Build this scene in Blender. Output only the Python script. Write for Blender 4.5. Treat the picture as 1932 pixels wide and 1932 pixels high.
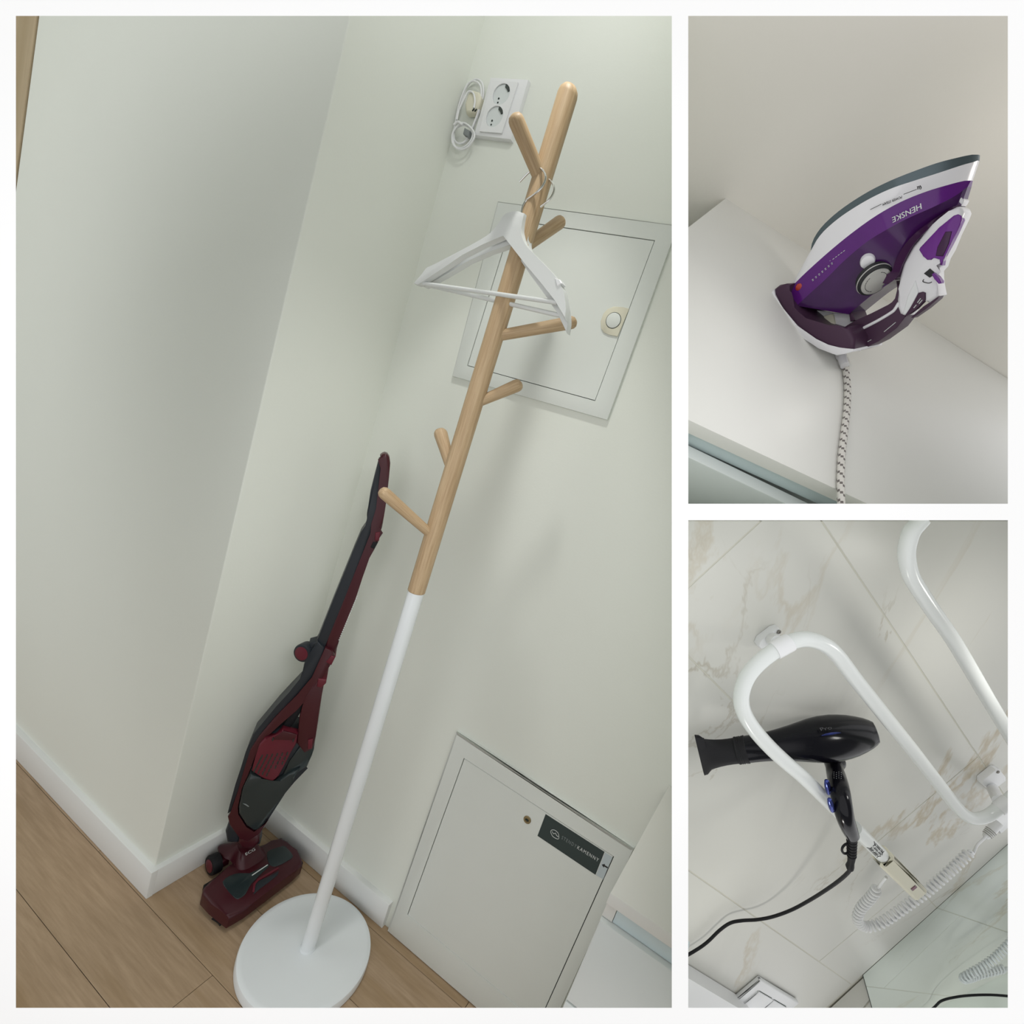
import bpy, bmesh, math, random
from mathutils import Vector as V, Matrix, geometry

random.seed(7)
for o in list(bpy.data.objects):
    bpy.data.objects.remove(o)
SC = bpy.context.scene
COL = SC.collection

# ---------------------------------------------------------------- camera
F, PX, PY, W = 950.0, 1058.0, 1020.0, 1932.0      # focal length and principal point, in pixels of the 1932 frame
R1 = Matrix(((0.8613318178968355, 0.3884838028534185, 0.3273955320389677),
             (0.36891839399579934, -0.03520846437807448, -0.9287946934644372),
             (-0.349294600659805, 0.9207826556558741, -0.17364499127018676)))
RT = R1.transposed()
CAM = V((0.8891154566778093, -0.9260593814452988, 1.2163163922211992))
cd = bpy.data.cameras.new('camera')
cam = bpy.data.objects.new('camera', cd)
COL.objects.link(cam)
cd.sensor_fit = 'HORIZONTAL'
cd.sensor_width = 36.0
cd.lens = F / W * 36.0
cd.shift_x = (W / 2 - PX) / W
cd.shift_y = (PY - W / 2) / W
cd.clip_start = 0.01
cam.matrix_world = Matrix.Translation(CAM) @ (RT @ Matrix(((1, 0, 0), (0, -1, 0), (0, 0, -1)))).to_4x4()
SC.camera = cam

# ---------------------------------------------------------------- light and exposure
SC.view_settings.view_transform = 'Standard'
SC.view_settings.look = 'None'
SC.view_settings.exposure = 0.0
SC.view_settings.gamma = 1.0
SC.view_settings.use_curve_mapping = False
world = bpy.data.worlds.new('world')
SC.world = world
world.use_nodes = True
bg = world.node_tree.nodes['Background']
bg.inputs[0].default_value = (1.0, 1.0, 1.0, 1)
bg.inputs[1].default_value = 1.06


def lamp(name, kind, loc, power, size=0.1, color=(1, 1, 1), aim=None, spot=None):
    d = bpy.data.lights.new(name, kind)
    d.energy = power
    d.color = color
    if kind == 'AREA':
        d.shape = 'DISK'
        d.size = size
    else:
        d.shadow_soft_size = size
    if spot:
        d.spot_size = spot
        d.spot_blend = 0.5
    o = bpy.data.objects.new(name, d)
    COL.objects.link(o)
    o.location = loc
    if aim is not None:
        o.rotation_euler = (V(aim) - V(loc)).to_track_quat('-Z', 'Y').to_euler()
    return o


def ray(u):
    return RT @ V(((u[0] - PX) / F, (u[1] - PY) / F, 1.0))


def at(u, depth):
    return CAM + ray(u) * depth


def cp(x, y, z):
    """a point from camera-side coordinates (right, down, away), metres"""
    return CAM + RT @ V((x, y, z))


# one ceiling lamp in room A
KEY = lamp('ceiling spot over coat rack', 'AREA', (0.36, -0.40, 2.28), 1.0, 0.10, (1, 0.99, 0.95), aim=(0.36, -0.05, 1.0))
# a second, narrower ceiling spot: throws the shadow of the pole on the wall
lamp('ceiling downlight behind coat rack', 'SPOT', (0.352, -0.36, 2.20), 15.0, 0.03, (1, 0.99, 0.95), aim=(0.36, -0.06, 0.6), spot=math.radians(46))
# soft fill added on the viewer's side to brighten the side of the wall block
ROOM = lamp('added fill spot behind the viewer', 'SPOT', cp(0.55, -0.30, -0.5), 30.0, 0.30, (1, 1, 1), aim=cp(-0.62, 0.12, 1.1), spot=math.radians(27))
# small lamps of the two other rooms, outside their openings' view
lamp('lamp over the dresser top', 'AREA', at((2230, 300), 0.55), 0.22, 0.08, (1, 0.96, 0.90), aim=at((1500, 420), 0.80))
lamp('bathroom lamp', 'AREA', at((2220, 1300), 0.54), 0.28, 0.06, (1, 0.98, 0.93), aim=at((1600, 1420), 0.80))
lamp('added low bathroom lamp', 'AREA', at((1480, 2230), 0.58), 0.35, 0.06, (1, 0.98, 0.93), aim=at((1640, 1400), 0.80))  # unseen low lamp, added to throw the rail's shadows upward


# ---------------------------------------------------------------- room frames
# each room stands upright in its own frame: x along its back wall, y into that wall, z up
class Room:
    def __init__(self, cols, origin):
        m = Matrix((cols[0], cols[1], cols[2])).transposed()
        self.M = Matrix.Translation(origin) @ m.to_4x4()
        self.x, self.y, self.z = V(cols[0]), V(cols[1]), V(cols[2])

    def p(self, x, y, z):
        return self.M @ V((x, y, z))

    def d(self, x, y, z):
        return self.x * x + self.y * y + self.z * z

    def hit(self, u, p0, n):
        """where the line of sight through u meets the room plane through p0 with normal n"""
        P0, N, d = self.p(*p0), self.d(*n), ray(u)
        return CAM + d * ((P0 - CAM).dot(N) / d.dot(N))

    def yp(self, u, y):
        return self.hit(u, (0, y, 0), (0, 1, 0))

    def zp(self, u, z):
        return self.hit(u, (0, 0, z), (0, 0, 1))

    def xp(self, u, x):
        return self.hit(u, (x, 0, 0), (1, 0, 0))


def cam_cols(cols):
    return [RT @ V(c) for c in cols]


A = Room(((1, 0, 0), (0, 1, 0), (0, 0, 1)), (0, 0, 0))
m2 = ((0.9030360697710648, 0.15589127219184007, 0.40027961220481634), (0.32122626152095723, -0.8637319014919119, -0.3883051522378186), (0.28520088639711155, 0.4792338819403064, -0.8300574322290754))
m2c = [(m2[0][k], m2[1][k], m2[2][k]) for k in range(3)]
B = Room(cam_cols(m2c), at((1640, 547), 0.92))
m3c = ((0.6487203150781695, 0.645615707245864, 0.40291725125924205), (-0.23482309092898196, -0.33379116939696774, 0.912930211571051), (0.7238923046775947, -0.6868506488240568, -0.06493163665373702))
C = Room(cam_cols(m3c), at((1640, 1500), 0.85))


# ---------------------------------------------------------------- materials
def mat(name, color, rough=0.5, metal=0.0, spec=0.5, var=0.04, scale=18.0, bump=0.0, bscale=300.0, coat=0.0, emit=None, alpha=None, trans=0.0, ior=1.45):
    m = bpy.data.materials.new(name)
    m.use_nodes = True
    nt = m.node_tree
    N, L = nt.nodes, nt.links
    b = N['Principled BSDF']
    b.inputs['Roughness'].default_value = rough
    b.inputs['Metallic'].default_value = metal
    b.inputs['Specular IOR Level'].default_value = spec
    b.inputs['Coat Weight'].default_value = coat
    b.inputs['Transmission Weight'].default_value = trans
    b.inputs['IOR'].default_value = ior
    tc = N.new('ShaderNodeTexCoord')
    nz = N.new('ShaderNodeTexNoise')
    nz.inputs['Scale'].default_value = scale
    nz.inputs['Detail'].default_value = 4
    L.new(tc.outputs['Object'], nz.inputs['Vector'])
    mx = N.new('ShaderNodeMix')
    mx.data_type = 'RGBA'
    mx.inputs['A'].default_value = (*[max(0, c * (1 - var)) for c in color], 1)
    mx.inputs['B'].default_value = (*[min(1, c * (1 + var)) for c in color], 1)
    L.new(nz.outputs['Fac'], mx.inputs['Factor'])
    L.new(mx.outputs['Result'], b.inputs['Base Color'])
    if bump:
        n2 = N.new('ShaderNodeTexNoise')
        n2.inputs['Scale'].default_value = bscale
        L.new(tc.outputs['Object'], n2.inputs['Vector'])
        bp = N.new('ShaderNodeBump')
        bp.inputs['Strength'].default_value = bump
        bp.inputs['Distance'].default_value = 0.002
        L.new(n2.outputs['Fac'], bp.inputs['Height'])
        L.new(bp.outputs['Normal'], b.inputs['Normal'])
    if emit:
        b.inputs['Emission Color'].default_value = (*emit[0], 1)
        b.inputs['Emission Strength'].default_value = emit[1]
    return m


def wood(name, c1, c2, c3, axis=2, fine=90.0, rough=0.5, stretch=14.0, big=5.0):
    """wood grain running along one axis of the object"""
    m = bpy.data.materials.new(name)
    m.use_nodes = True
    N, L = m.node_tree.nodes, m.node_tree.links
    b = N['Principled BSDF']
    b.inputs['Roughness'].default_value = rough
    b.inputs['Specular IOR Level'].default_value = 0.35
    tc = N.new('ShaderNodeTexCoord')
    info = N.new('ShaderNodeObjectInfo')
    add = N.new('ShaderNodeVectorMath')
    add.operation = 'ADD'
    mp = N.new('ShaderNodeMapping')
    s = [1.0, 1.0, 1.0]
    s[axis] = 1.0 / stretch
    mp.inputs['Scale'].default_value = s
    rnd = N.new('ShaderNodeVectorMath')
    rnd.operation = 'SCALE'
    rnd.inputs[0].default_value = (7.0, 5.0, 9.0)
    L.new(info.outputs['Random'], rnd.inputs['Scale'])
    L.new(tc.outputs['Object'], mp.inputs['Vector'])
    L.new(mp.outputs['Vector'], add.inputs[0])
    L.new(rnd.outputs['Vector'], add.inputs[1])
    n1 = N.new('ShaderNodeTexNoise')
    n1.inputs['Scale'].default_value = fine
    n1.inputs['Detail'].default_value = 6
    n1.inputs['Roughness'].default_value = 0.65
    L.new(add.outputs['Vector'], n1.inputs['Vector'])
    n2 = N.new('ShaderNodeTexNoise')
    n2.inputs['Scale'].default_value = big
    n2.inputs['Detail'].default_value = 3
    n2.inputs['Distortion'].default_value = 0.6
    L.new(add.outputs['Vector'], n2.inputs['Vector'])
    r1 = N.new('ShaderNodeValToRGB')
    r1.color_ramp.elements[0].position = 0.35
    r1.color_ramp.elements[0].color = (*c2, 1)
    r1.color_ramp.elements[1].position = 0.68
    r1.color_ramp.elements[1].color = (*c1, 1)
    L.new(n1.outputs['Fac'], r1.inputs['Fac'])
    r2 = N.new('ShaderNodeValToRGB')
    r2.color_ramp.elements[0].position = 0.52
    r2.color_ramp.elements[0].color = (0, 0, 0, 1)
    r2.color_ramp.elements[1].position = 0.75
    r2.color_ramp.elements[1].color = (1, 1, 1, 1)
    L.new(n2.outputs['Fac'], r2.inputs['Fac'])
    mx = N.new('ShaderNodeMix')
    mx.data_type = 'RGBA'
    mx.inputs['B'].default_value = (*c3, 1)
    L.new(r2.outputs['Color'], mx.inputs['Factor'])
    L.new(r1.outputs['Color'], mx.inputs['A'])
    L.new(mx.outputs['Result'], b.inputs['Base Color'])
    return m


def marble(name):
    m = bpy.data.materials.new(name)
    m.use_nodes = True
    N, L = m.node_tree.nodes, m.node_tree.links
    b = N['Principled BSDF']
    b.inputs['Roughness'].default_value = 0.32
    b.inputs['Specular IOR Level'].default_value = 0.22
    tc = N.new('ShaderNodeTexCoord')
    cur = None

    def vein(scale, rot, stretch, lo, hi, col, prev, seed, strength):
        mp = N.new('ShaderNodeMapping')
        mp.inputs['Rotation'].default_value = (0, rot, 0)
        mp.inputs['Scale'].default_value = (1, 1, stretch)
        mp.inputs['Location'].default_value = (seed, seed * 2, seed * .7)
        L.new(tc.outputs['Object'], mp.inputs['Vector'])
        n = N.new('ShaderNodeTexNoise')
        n.inputs['Scale'].default_value = scale
        n.inputs['Detail'].default_value = 7
        n.inputs['Roughness'].default_value = 0.6
        n.inputs['Distortion'].default_value = 0.9
        L.new(mp.outputs['Vector'], n.inputs['Vector'])
        s = N.new('ShaderNodeMath')
        s.operation = 'SUBTRACT'
        s.inputs[1].default_value = 0.5
        L.new(n.outputs['Fac'], s.inputs[0])
        a = N.new('ShaderNodeMath')
        a.operation = 'ABSOLUTE'
        L.new(s.outputs[0], a.inputs[0])
        mr = N.new('ShaderNodeMapRange')
        mr.inputs['From Min'].default_value = lo
        mr.inputs['From Max'].default_value = hi
        mr.inputs['To Min'].default_value = strength
        mr.inputs['To Max'].default_value = 0
        L.new(a.outputs[0], mr.inputs['Value'])
        # veins come and go
        g = N.new('ShaderNodeTexNoise')
        g.inputs['Scale'].default_value = scale * 1.3
        L.new(mp.outputs['Vector'], g.inputs['Vector'])
        gr = N.new('ShaderNodeMapRange')
        gr.inputs['From Min'].default_value = 0.50
        gr.inputs['From Max'].default_value = 0.62
        L.new(g.outputs['Fac'], gr.inputs['Value'])
        mu = N.new('ShaderNodeMath')
        mu.operation = 'MULTIPLY'
        L.new(mr.outputs[0], mu.inputs[0])
        L.new(gr.outputs[0], mu.inputs[1])
        mx = N.new('ShaderNodeMix')
        mx.data_type = 'RGBA'
        mx.inputs['B'].default_value = (*col, 1)
        L.new(mu.outputs[0], mx.inputs['Factor'])
        if prev is None:
            mx.inputs['A'].default_value = (0.66, 0.66, 0.62, 1)
        else:
            L.new(prev, mx.inputs['A'])
        return mx.outputs['Result']
    cur = vein(2.2, 0.5, 0.6, 0.0, 0.10, (0.56, 0.56, 0.53), None, 3.1, 0.5)
    cur = vein(1.7, 0.25, 0.40, 0.0, 0.016, (0.46, 0.38, 0.25), cur, 1.7, 0.75)
    cur = vein(2.6, 0.5, 0.5, 0.0, 0.007, (0.36, 0.31, 0.22), cur, 9.4, 0.5)
    L.new(cur, b.inputs['Base Color'])
    return m


def braid(name):
    """white cord with small dark flecks in rows, from UVs (u around, v metres along)"""
    m = bpy.data.materials.new(name)
    m.use_nodes = True
    N, L = m.node_tree.nodes, m.node_tree.links
    b = N['Principled BSDF']
    b.inputs['Roughness'].default_value = 0.8
    uv = N.new('ShaderNodeUVMap')
    mp = N.new('ShaderNodeMapping')
    mp.inputs['Scale'].default_value = (4, 130, 1)
    L.new(uv.outputs['UV'], mp.inputs['Vector'])
    ck = N.new('ShaderNodeTexChecker')
    ck.inputs['Scale'].default_value = 1.0
    c2 = N.new('ShaderNodeTexChecker')
    c2.inputs['Scale'].default_value = 2.0
    for c_ in (ck, c2):
        c_.inputs['Color1'].default_value = (0, 0, 0, 1)
        c_.inputs['Color2'].default_value = (1, 1, 1, 1)
        L.new(mp.outputs['Vector'], c_.inputs['Vector'])
    mu = N.new('ShaderNodeMath')
    mu.operation = 'MULTIPLY'
    L.new(ck.outputs['Fac'], mu.inputs[0])
    L.new(c2.outputs['Fac'], mu.inputs[1])
    mx = N.new('ShaderNodeMix')
    mx.data_type = 'RGBA'
    mx.inputs['A'].default_value = (0.16, 0.14, 0.135, 1)
    mx.inputs['B'].default_value = (0.66, 0.64, 0.60, 1)
    iv = N.new('ShaderNodeMath')
    iv.operation = 'SUBTRACT'
    iv.inputs[0].default_value = 1.0
    L.new(mu.outputs[0], iv.inputs[1])
    L.new(iv.outputs[0], mx.inputs['Factor'])
    L.new(mx.outputs['Result'], b.inputs['Base Color'])
    return m


PAINT = mat('white wall paint', (0.765, 0.793, 0.733), rough=0.75, spec=0.25, var=0.02, scale=3, bump=0.06, bscale=220)
PAINT2 = mat('warm white wall paint', (0.80, 0.775, 0.715), rough=0.75, spec=0.25, var=0.02, scale=3, bump=0.05, bscale=220)
BACKPAINT = mat('light-damping grey on the rear of the partition', (0.30, 0.31, 0.30), rough=0.9, spec=0.1)  # grey added on the unseen rear to cut light bounced into the rooms
FRONTPAINT = mat('bright white partition paint', (0.93, 0.93, 0.93), rough=0.9, spec=0.0, var=0.002)
TRIMPAINT = mat('white satin trim paint', (0.78, 0.80, 0.79), rough=0.4, spec=0.4, var=0.015)
METALPAINT = mat('grey white powder coat', (0.71, 0.745, 0.71), rough=0.45, spec=0.4, var=0.015)
GAP = mat('dark shadow gap', (0.035, 0.045, 0.04), rough=0.9, spec=0.1)
WHITE = mat('glossy white lacquer', (0.80, 0.84, 0.86), rough=0.22, spec=0.5, var=0.01)
WPLAST = mat('white plastic', (0.78, 0.79, 0.80), rough=0.35, spec=0.45, var=0.015)
CREAM = mat('cream plastic', (0.70, 0.68, 0.55), rough=0.45, spec=0.4, var=0.02)
HANGP = mat('pale grey plastic', (0.70, 0.72, 0.71), rough=0.45, spec=0.4, var=0.02)
STEEL = mat('bright steel wire', (0.70, 0.70, 0.68), rough=0.18, metal=1.0)
BRASS = mat('dull brass', (0.30, 0.24, 0.13), rough=0.45, metal=0.7)
PEGWOOD = wood('pale oiled beech', (0.55, 0.41, 0.255), (0.40, 0.275, 0.155), (0.48, 0.345, 0.205), axis=2, fine=260, stretch=22, big=24)
FLOORWOOD = wood('greyed oak laminate', (0.46, 0.335, 0.22), (0.36, 0.255, 0.16), (0.31, 0.205, 0.10), axis=0, fine=110, stretch=12, big=9, rough=0.42)
DOORWOOD = wood('light oak veneer', (0.50, 0.40, 0.26), (0.42, 0.33, 0.21), (0.38, 0.29, 0.17), axis=2, fine=60, stretch=14)
RED = mat('dark red plastic', (0.050, 0.0065, 0.0115), rough=0.3, spec=0.45, var=0.1)
BRED = mat('bright red plastic', (0.115, 0.012, 0.023), rough=0.4, spec=0.4, var=0.1)
DARK = mat('blue black plastic', (0.016, 0.020, 0.026), rough=0.42, spec=0.4, var=0.1)
SMOKE = mat('smoked clear plastic', (0.022, 0.032, 0.034), rough=0.12, spec=0.5, var=0.15, scale=9)
BLACK = mat('gloss black plastic', (0.006, 0.006, 0.009), rough=0.16, spec=0.28)
MBLACK = mat('matt black plastic', (0.012, 0.012, 0.014), rough=0.6, spec=0.25)
SIGN = mat('dark green grey sticker', (0.028, 0.045, 0.045), rough=0.5)
PALEBLUE = mat('pale blue sticker', (0.50, 0.57, 0.60), rough=0.5)
LETTER = mat('white print', (0.62, 0.65, 0.64), rough=0.6)
GREYLETTER = mat('grey print', (0.20, 0.23, 0.23), rough=0.6)
INK = mat('black print', (0.02, 0.02, 0.022), rough=0.6)
PURPLE = mat('translucent purple plastic', (0.105, 0.012, 0.185), rough=0.16, spec=0.5, var=0.25, scale=22)
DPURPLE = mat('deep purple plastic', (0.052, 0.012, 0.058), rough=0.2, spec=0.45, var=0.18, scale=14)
TPURPLE = mat('deep translucent purple plastic', (0.052, 0.009, 0.085), rough=0.16, spec=0.5, var=0.45, scale=26)
GPURPLE = mat('dark plum grip', (0.060, 0.025, 0.055), rough=0.42, spec=0.4, var=0.08)
VIOLET = mat('bright violet plastic', (0.15, 0.02, 0.25), rough=0.15, spec=0.5, var=0.2, scale=30)
SOLE = mat('grey steel soleplate', (0.10, 0.13, 0.145), rough=0.35, metal=0.4)
IWHITE = mat('glossy white iron shell', (0.80, 0.79, 0.82), rough=0.18, spec=0.5, var=0.01)
SILVER = mat('satin silver plastic', (0.55, 0.54, 0.52), rough=0.35, metal=0.3)
REDLAMP = mat('red lamp lens', (0.45, 0.05, 0.03), rough=0.3)
CORD = braid('braided white cord')
MARBLE = marble('veined marble tile')
GROUT = mat('pale grout', (0.62, 0.61, 0.54), rough=0.9, spec=0.1)
RAIL = mat('white enamel tube', (0.74, 0.77, 0.76), rough=0.2, spec=0.5, var=0.01)
MIRROR = mat('silvered mirror', (0.80, 0.86, 0.84), rough=0.01, metal=1.0, var=0.0)
BLUE = mat('blue mirrored chrome', (0.06, 0.08, 0.30), rough=0.12, metal=0.8)
GLASS = mat('pale blue glass strip', (0.60, 0.70, 0.72), rough=0.12, spec=0.5, var=0.01)
DRESSER = mat('white dresser board', (0.74, 0.735, 0.70), rough=0.35, spec=0.4, var=0.01)
DRESSERF = mat('white dresser front', (0.70, 0.74, 0.73), rough=0.35, spec=0.4, var=0.01)
MAROON = mat('dark red switch', (0.16, 0.05, 0.08), rough=0.4)

# ---------------------------------------------------------------- building helpers
WM = {}


def thing(name, label, cat, loc, rot=None, group=None):
    o = bpy.data.objects.new(name, None)
    o.empty_display_size = 0.05
    COL.objects.link(o)
    m = (rot.to_4x4() if rot is not None else Matrix.Identity(4))
    m = Matrix.Translation(loc) @ m
    o.matrix_world = m
    WM[o.name] = m
    o['label'] = label
    o['category'] = cat
    if group:
        o['group'] = group
    return o


def tag(o, label=None, cat=None, group=None, kind=None):
    if label:
        o['label'] = label
    if cat:
        o['category'] = cat
    if group:
        o['group'] = group
    if kind:
        o['kind'] = kind
    return o


def put(name, bm, material, parent=None, angle=35.0, label=None):
    """one bmesh in world coordinates -> ONE object, in the frame of its parent"""
    me = bpy.data.meshes.new(name)
    bmesh.ops.recalc_face_normals(bm, faces=bm.faces)
    if parent is not None:
        m = WM[parent.name]
        bm.transform(m.inverted())
    bm.to_mesh(me)
    bm.free()
    me.materials.append(material)
    if angle:
        for p in me.polygons:
            p.use_smooth = True
        me.set_sharp_from_angle(angle=math.radians(angle))
    o = bpy.data.objects.new(name, me)
    COL.objects.link(o)
    if parent is not None:
        o.parent = parent
        WM[o.name] = WM[parent.name]
    else:
        WM[o.name] = Matrix.Identity(4)
    if label:
        o['label'] = label
    return o


def struct(name, bm, material, label, parent=None, angle=0):
    o = put(name, bm, material, parent, angle)
    o['kind'] = 'structure'
    if parent is None:
        o['label'] = label
        o['category'] = name.split('_')[0]
    return o


def edges_between(bm, pred):
    return [e for e in bm.edges if pred(e)]


def b_prism(bm, front, ext, bevel=0.0, seg=2, both=False):
    """polygon (world points) pushed along ext; rims of the front (and back) rounded"""
    ext = V(ext)
    f = [bm.verts.new(p) for p in front]
    k = [bm.verts.new(V(p) + ext) for p in front]
    ff = bm.faces.new(f)
    n = len(f)
    for i in range(n):
        bm.faces.new((f[i], f[(i + 1) % n], k[(i + 1) % n], k[i]))
    bk = bm.faces.new(list(reversed(k)))
    if bevel:
        es = [e for e in ff.edges]
        if both:
            es += [e for e in bk.edges]
        bmesh.ops.bevel(bm, geom=es, offset=bevel, segments=seg, profile=0.5, affect='EDGES', clamp_overlap=True)
    return bm


def prism(front, ext, bevel=0.0, seg=2, both=False):
    return b_prism(bmesh.new(), front, ext, bevel, seg, both)


def b_box(bm, o, ex, ey, ez, bevel=0.0, seg=2):
    o, ex, ey, ez = V(o), V(ex), V(ey), V(ez)
    n0 = len(bm.verts)
    vs = [bm.verts.new(o + ex * i + ey * j + ez * k) for k in (0, 1) for j in (0, 1) for i in (0, 1)]
    fs = []
    for q in ((0, 1, 3, 2), (4, 5, 7, 6), (0, 1, 5, 4), (2, 3, 7, 6), (0, 2, 6, 4), (1, 3, 7, 5)):
        fs.append(bm.faces.new([vs[i] for i in q]))
    if bevel:
        es = list({e for f in fs for e in f.edges})
        bmesh.ops.bevel(bm, geom=es, offset=bevel, segments=seg, profile=0.5, affect='EDGES', clamp_overlap=True)
    return bm


def box(o, ex, ey, ez, bevel=0.0, seg=2):
    return b_box(bmesh.new(), o, ex, ey, ez, bevel, seg)


def rbox(R, x0, x1, y0, y1, z0, z1, bevel=0.0, seg=2):
    return box(R.p(x0, y0, z0), R.d(x1 - x0, 0, 0), R.d(0, y1 - y0, 0), R.d(0, 0, z1 - z0), bevel, seg)


def spline(pts, n=8, closed=False):
    """Catmull-Rom through the points"""
    pts = [V(p) for p in pts]
    out = []
    m = len(pts)
    rng = range(m if closed else m - 1)
    for i in rng:
        p0 = pts[(i - 1) % m] if (closed or i > 0) else pts[0] * 2 - pts[1]
        p1 = pts[i]
        p2 = pts[(i + 1) % m]
        p3 = pts[(i + 2) % m] if (closed or i + 2 < m) else p2 * 2 - p1
        for k in range(n):
            t = k / n
            out.append(0.5 * ((2 * p1) + (p2 - p0) * t + (2 * p0 - 5 * p1 + 4 * p2 - p3) * t * t + (3 * p1 - p0 - 3 * p2 + p3) * t ** 3))
    if not closed:
        out.append(pts[-1])
    return out


def resample(pts, n):
    pts = [V(p) for p in pts]
    L = [0.0]
    for a, b in zip(pts, pts[1:]):
        L.append(L[-1] + (b - a).length)
    out = []
    j = 0
    for i in range(n):
        t = L[-1] * i / (n - 1)
        while j < len(pts) - 2 and L[j + 1] < t:
            j += 1
        s = (t - L[j]) / max(1e-12, L[j + 1] - L[j])
        out.append(pts[j].lerp(pts[j + 1], min(1, max(0, s))))
    return out


def frames(path, closed=False):
    T = []
    n = len(path)
    for i in range(n):
        a = path[(i - 1) % n] if closed or i > 0 else path[i]
        b = path[(i + 1) % n] if closed or i < n - 1 else path[i]
        T.append((b - a).normalized())
    up = V((0.31, 0.52, 0.79))
    N = [(up - T[0] * up.dot(T[0])).normalized()]
    for i in range(1, n):
        v = N[-1] - T[i] * N[-1].dot(T[i])
        N.append(v.normalized() if v.length > 1e-9 else N[-1])
    return T, N


def b_tube(bm, path, r, seg=12, closed=False, cap=True, uv=False, round_ends=False):
    path = [V(p) for p in path]
    n = len(path)
    rr = list(r) if hasattr(r, '__len__') else [r] * n
    T, N = frames(path, closed)
    if round_ends and not closed:
        pre, post = [], []
        for k in (0.999, 0.9, 0.6, 0.3):
            c = math.sqrt(max(0, 1 - k * k))
            pre.append((path[0] - T[0] * rr[0] * k, max(1e-5, rr[0] * c), T[0], N[0]))
            post.append((path[-1] + T[-1] * rr[-1] * k, max(1e-5, rr[-1] * c), T[-1], N[-1]))
        post.reverse()
        path = [a[0] for a in pre] + path + [a[0] for a in post]
        rr = [a[1] for a in pre] + rr + [a[1] for a in post]
        T = [a[2] for a in pre] + T + [a[2] for a in post]
        N = [a[3] for a in pre] + N + [a[3] for a in post]
        n = len(path)
    rings = []
    for i in range(n):
        b = T[i].cross(N[i])
        rings.append([bm.verts.new(path[i] + (N[i] * math.cos(2 * math.pi * k / seg) + b * math.sin(2 * math.pi * k / seg)) * rr[i]) for k in range(seg)])
    lay = bm.loops.layers.uv.verify() if uv else None
    dist = [0.0]
    for i in range(1, n):
        dist.append(dist[-1] + (path[i] - path[i - 1]).length)
    for i in range(n if closed else n - 1):
        A_, B_ = rings[i], rings[(i + 1) % n]
        for k in range(seg):
            f = bm.faces.new((A_[k], A_[(k + 1) % seg], B_[(k + 1) % seg], B_[k]))
            if lay:
                for lp, q in zip(f.loops, ((k, i), (k + 1, i), (k + 1, i + 1), (k, i + 1))):
                    lp[lay].uv = (q[0] / seg, dist[min(q[1], n - 1)])
    if cap and not closed:
        bm.faces.new(rings[0])
        bm.faces.new(list(reversed(rings[-1])))
    return bm


def tube(path, r, seg=12, closed=False, cap=True, uv=False, round_ends=False):
    return b_tube(bmesh.new(), path, r, seg, closed, cap, uv, round_ends)


def b_lathe(bm, p0, axis, prof, seg=32, flat=None):
    """prof: (distance along axis, radius). flat = (direction, factor) squashes the rings"""
    p0, ax = V(p0), V(axis).normalized()
    u = ax.orthogonal().normalized()
    if flat:
        u = (V(flat[0]) - ax * ax.dot(V(flat[0]))).normalized()
    w = ax.cross(u)
    rings = []
    for t, r in prof:
        k1 = flat[1] if flat else 1.0
        rings.append([bm.verts.new(p0 + ax * t + (u * math.cos(2 * math.pi * k / seg) * k1 + w * math.sin(2 * math.pi * k / seg)) * max(r, 1e-5)) for k in range(seg)])
    for a, b in zip(rings, rings[1:]):
        for k in range(seg):
            bm.faces.new((a[k], a[(k + 1) % seg], b[(k + 1) % seg], b[k]))
    bm.faces.new(list(reversed(rings[0])))
    bm.faces.new(rings[-1])
    return bm


def lathe(p0, axis, prof, seg=32, flat=None):
    return b_lathe(bmesh.new(), p0, axis, prof, seg, flat)


def b_loft(bm, curves, closed_ring=True, cap=True):
    """curves: equal-length point lists joined side by side (a ring of them when closed_ring)"""
    vs = [[bm.verts.new(p) for p in c] for c in curves]
    m = len(vs)
    n = len(vs[0])
    for i in range(m if closed_ring else m - 1):
        a, b = vs[i], vs[(i + 1) % m]
        for k in range(n - 1):
            bm.faces.new((a[k], a[k + 1], b[k + 1], b[k]))
    if cap and closed_ring:
        bm.faces.new([v[0] for v in vs])
        bm.faces.new([v[-1] for v in reversed(vs)])
    bmesh.ops.remove_doubles(bm, verts=bm.verts, dist=1e-5)
    return bm


def holed(outer, holes, ext):
    """plate with holes: outer and hole loops (world points), pushed along ext"""
    bm = bmesh.new()
    ext = V(ext)
    loops = [outer] + holes
    fr, bk = [], []
    for lp in loops:
        fr.append([bm.verts.new(p) for p in lp])
        bk.append([bm.verts.new(V(p) + ext) for p in lp])
    tess = geometry.tessellate_polygon([[V(p) for p in lp] for lp in loops])
    fv = [v for l in fr for v in l]
    bv = [v for l in bk for v in l]
    for t in tess:
        try:
            bm.faces.new([fv[i] for i in t])
            bm.faces.new([bv[i] for i in reversed(t)])
        except ValueError:
            pass
    for a, b in zip(fr, bk):
        n = len(a)
        for i in range(n):
            bm.faces.new((a[i], a[(i + 1) % n], b[(i + 1) % n], b[i]))
    return bm


def circle(c, u, w, r, n=24, r2=None):
    r2 = r if r2 is None else r2
    return [V(c) + V(u) * math.cos(2 * math.pi * k / n) * r + V(w) * math.sin(2 * math.pi * k / n) * r2 for k in range(n)]


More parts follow.
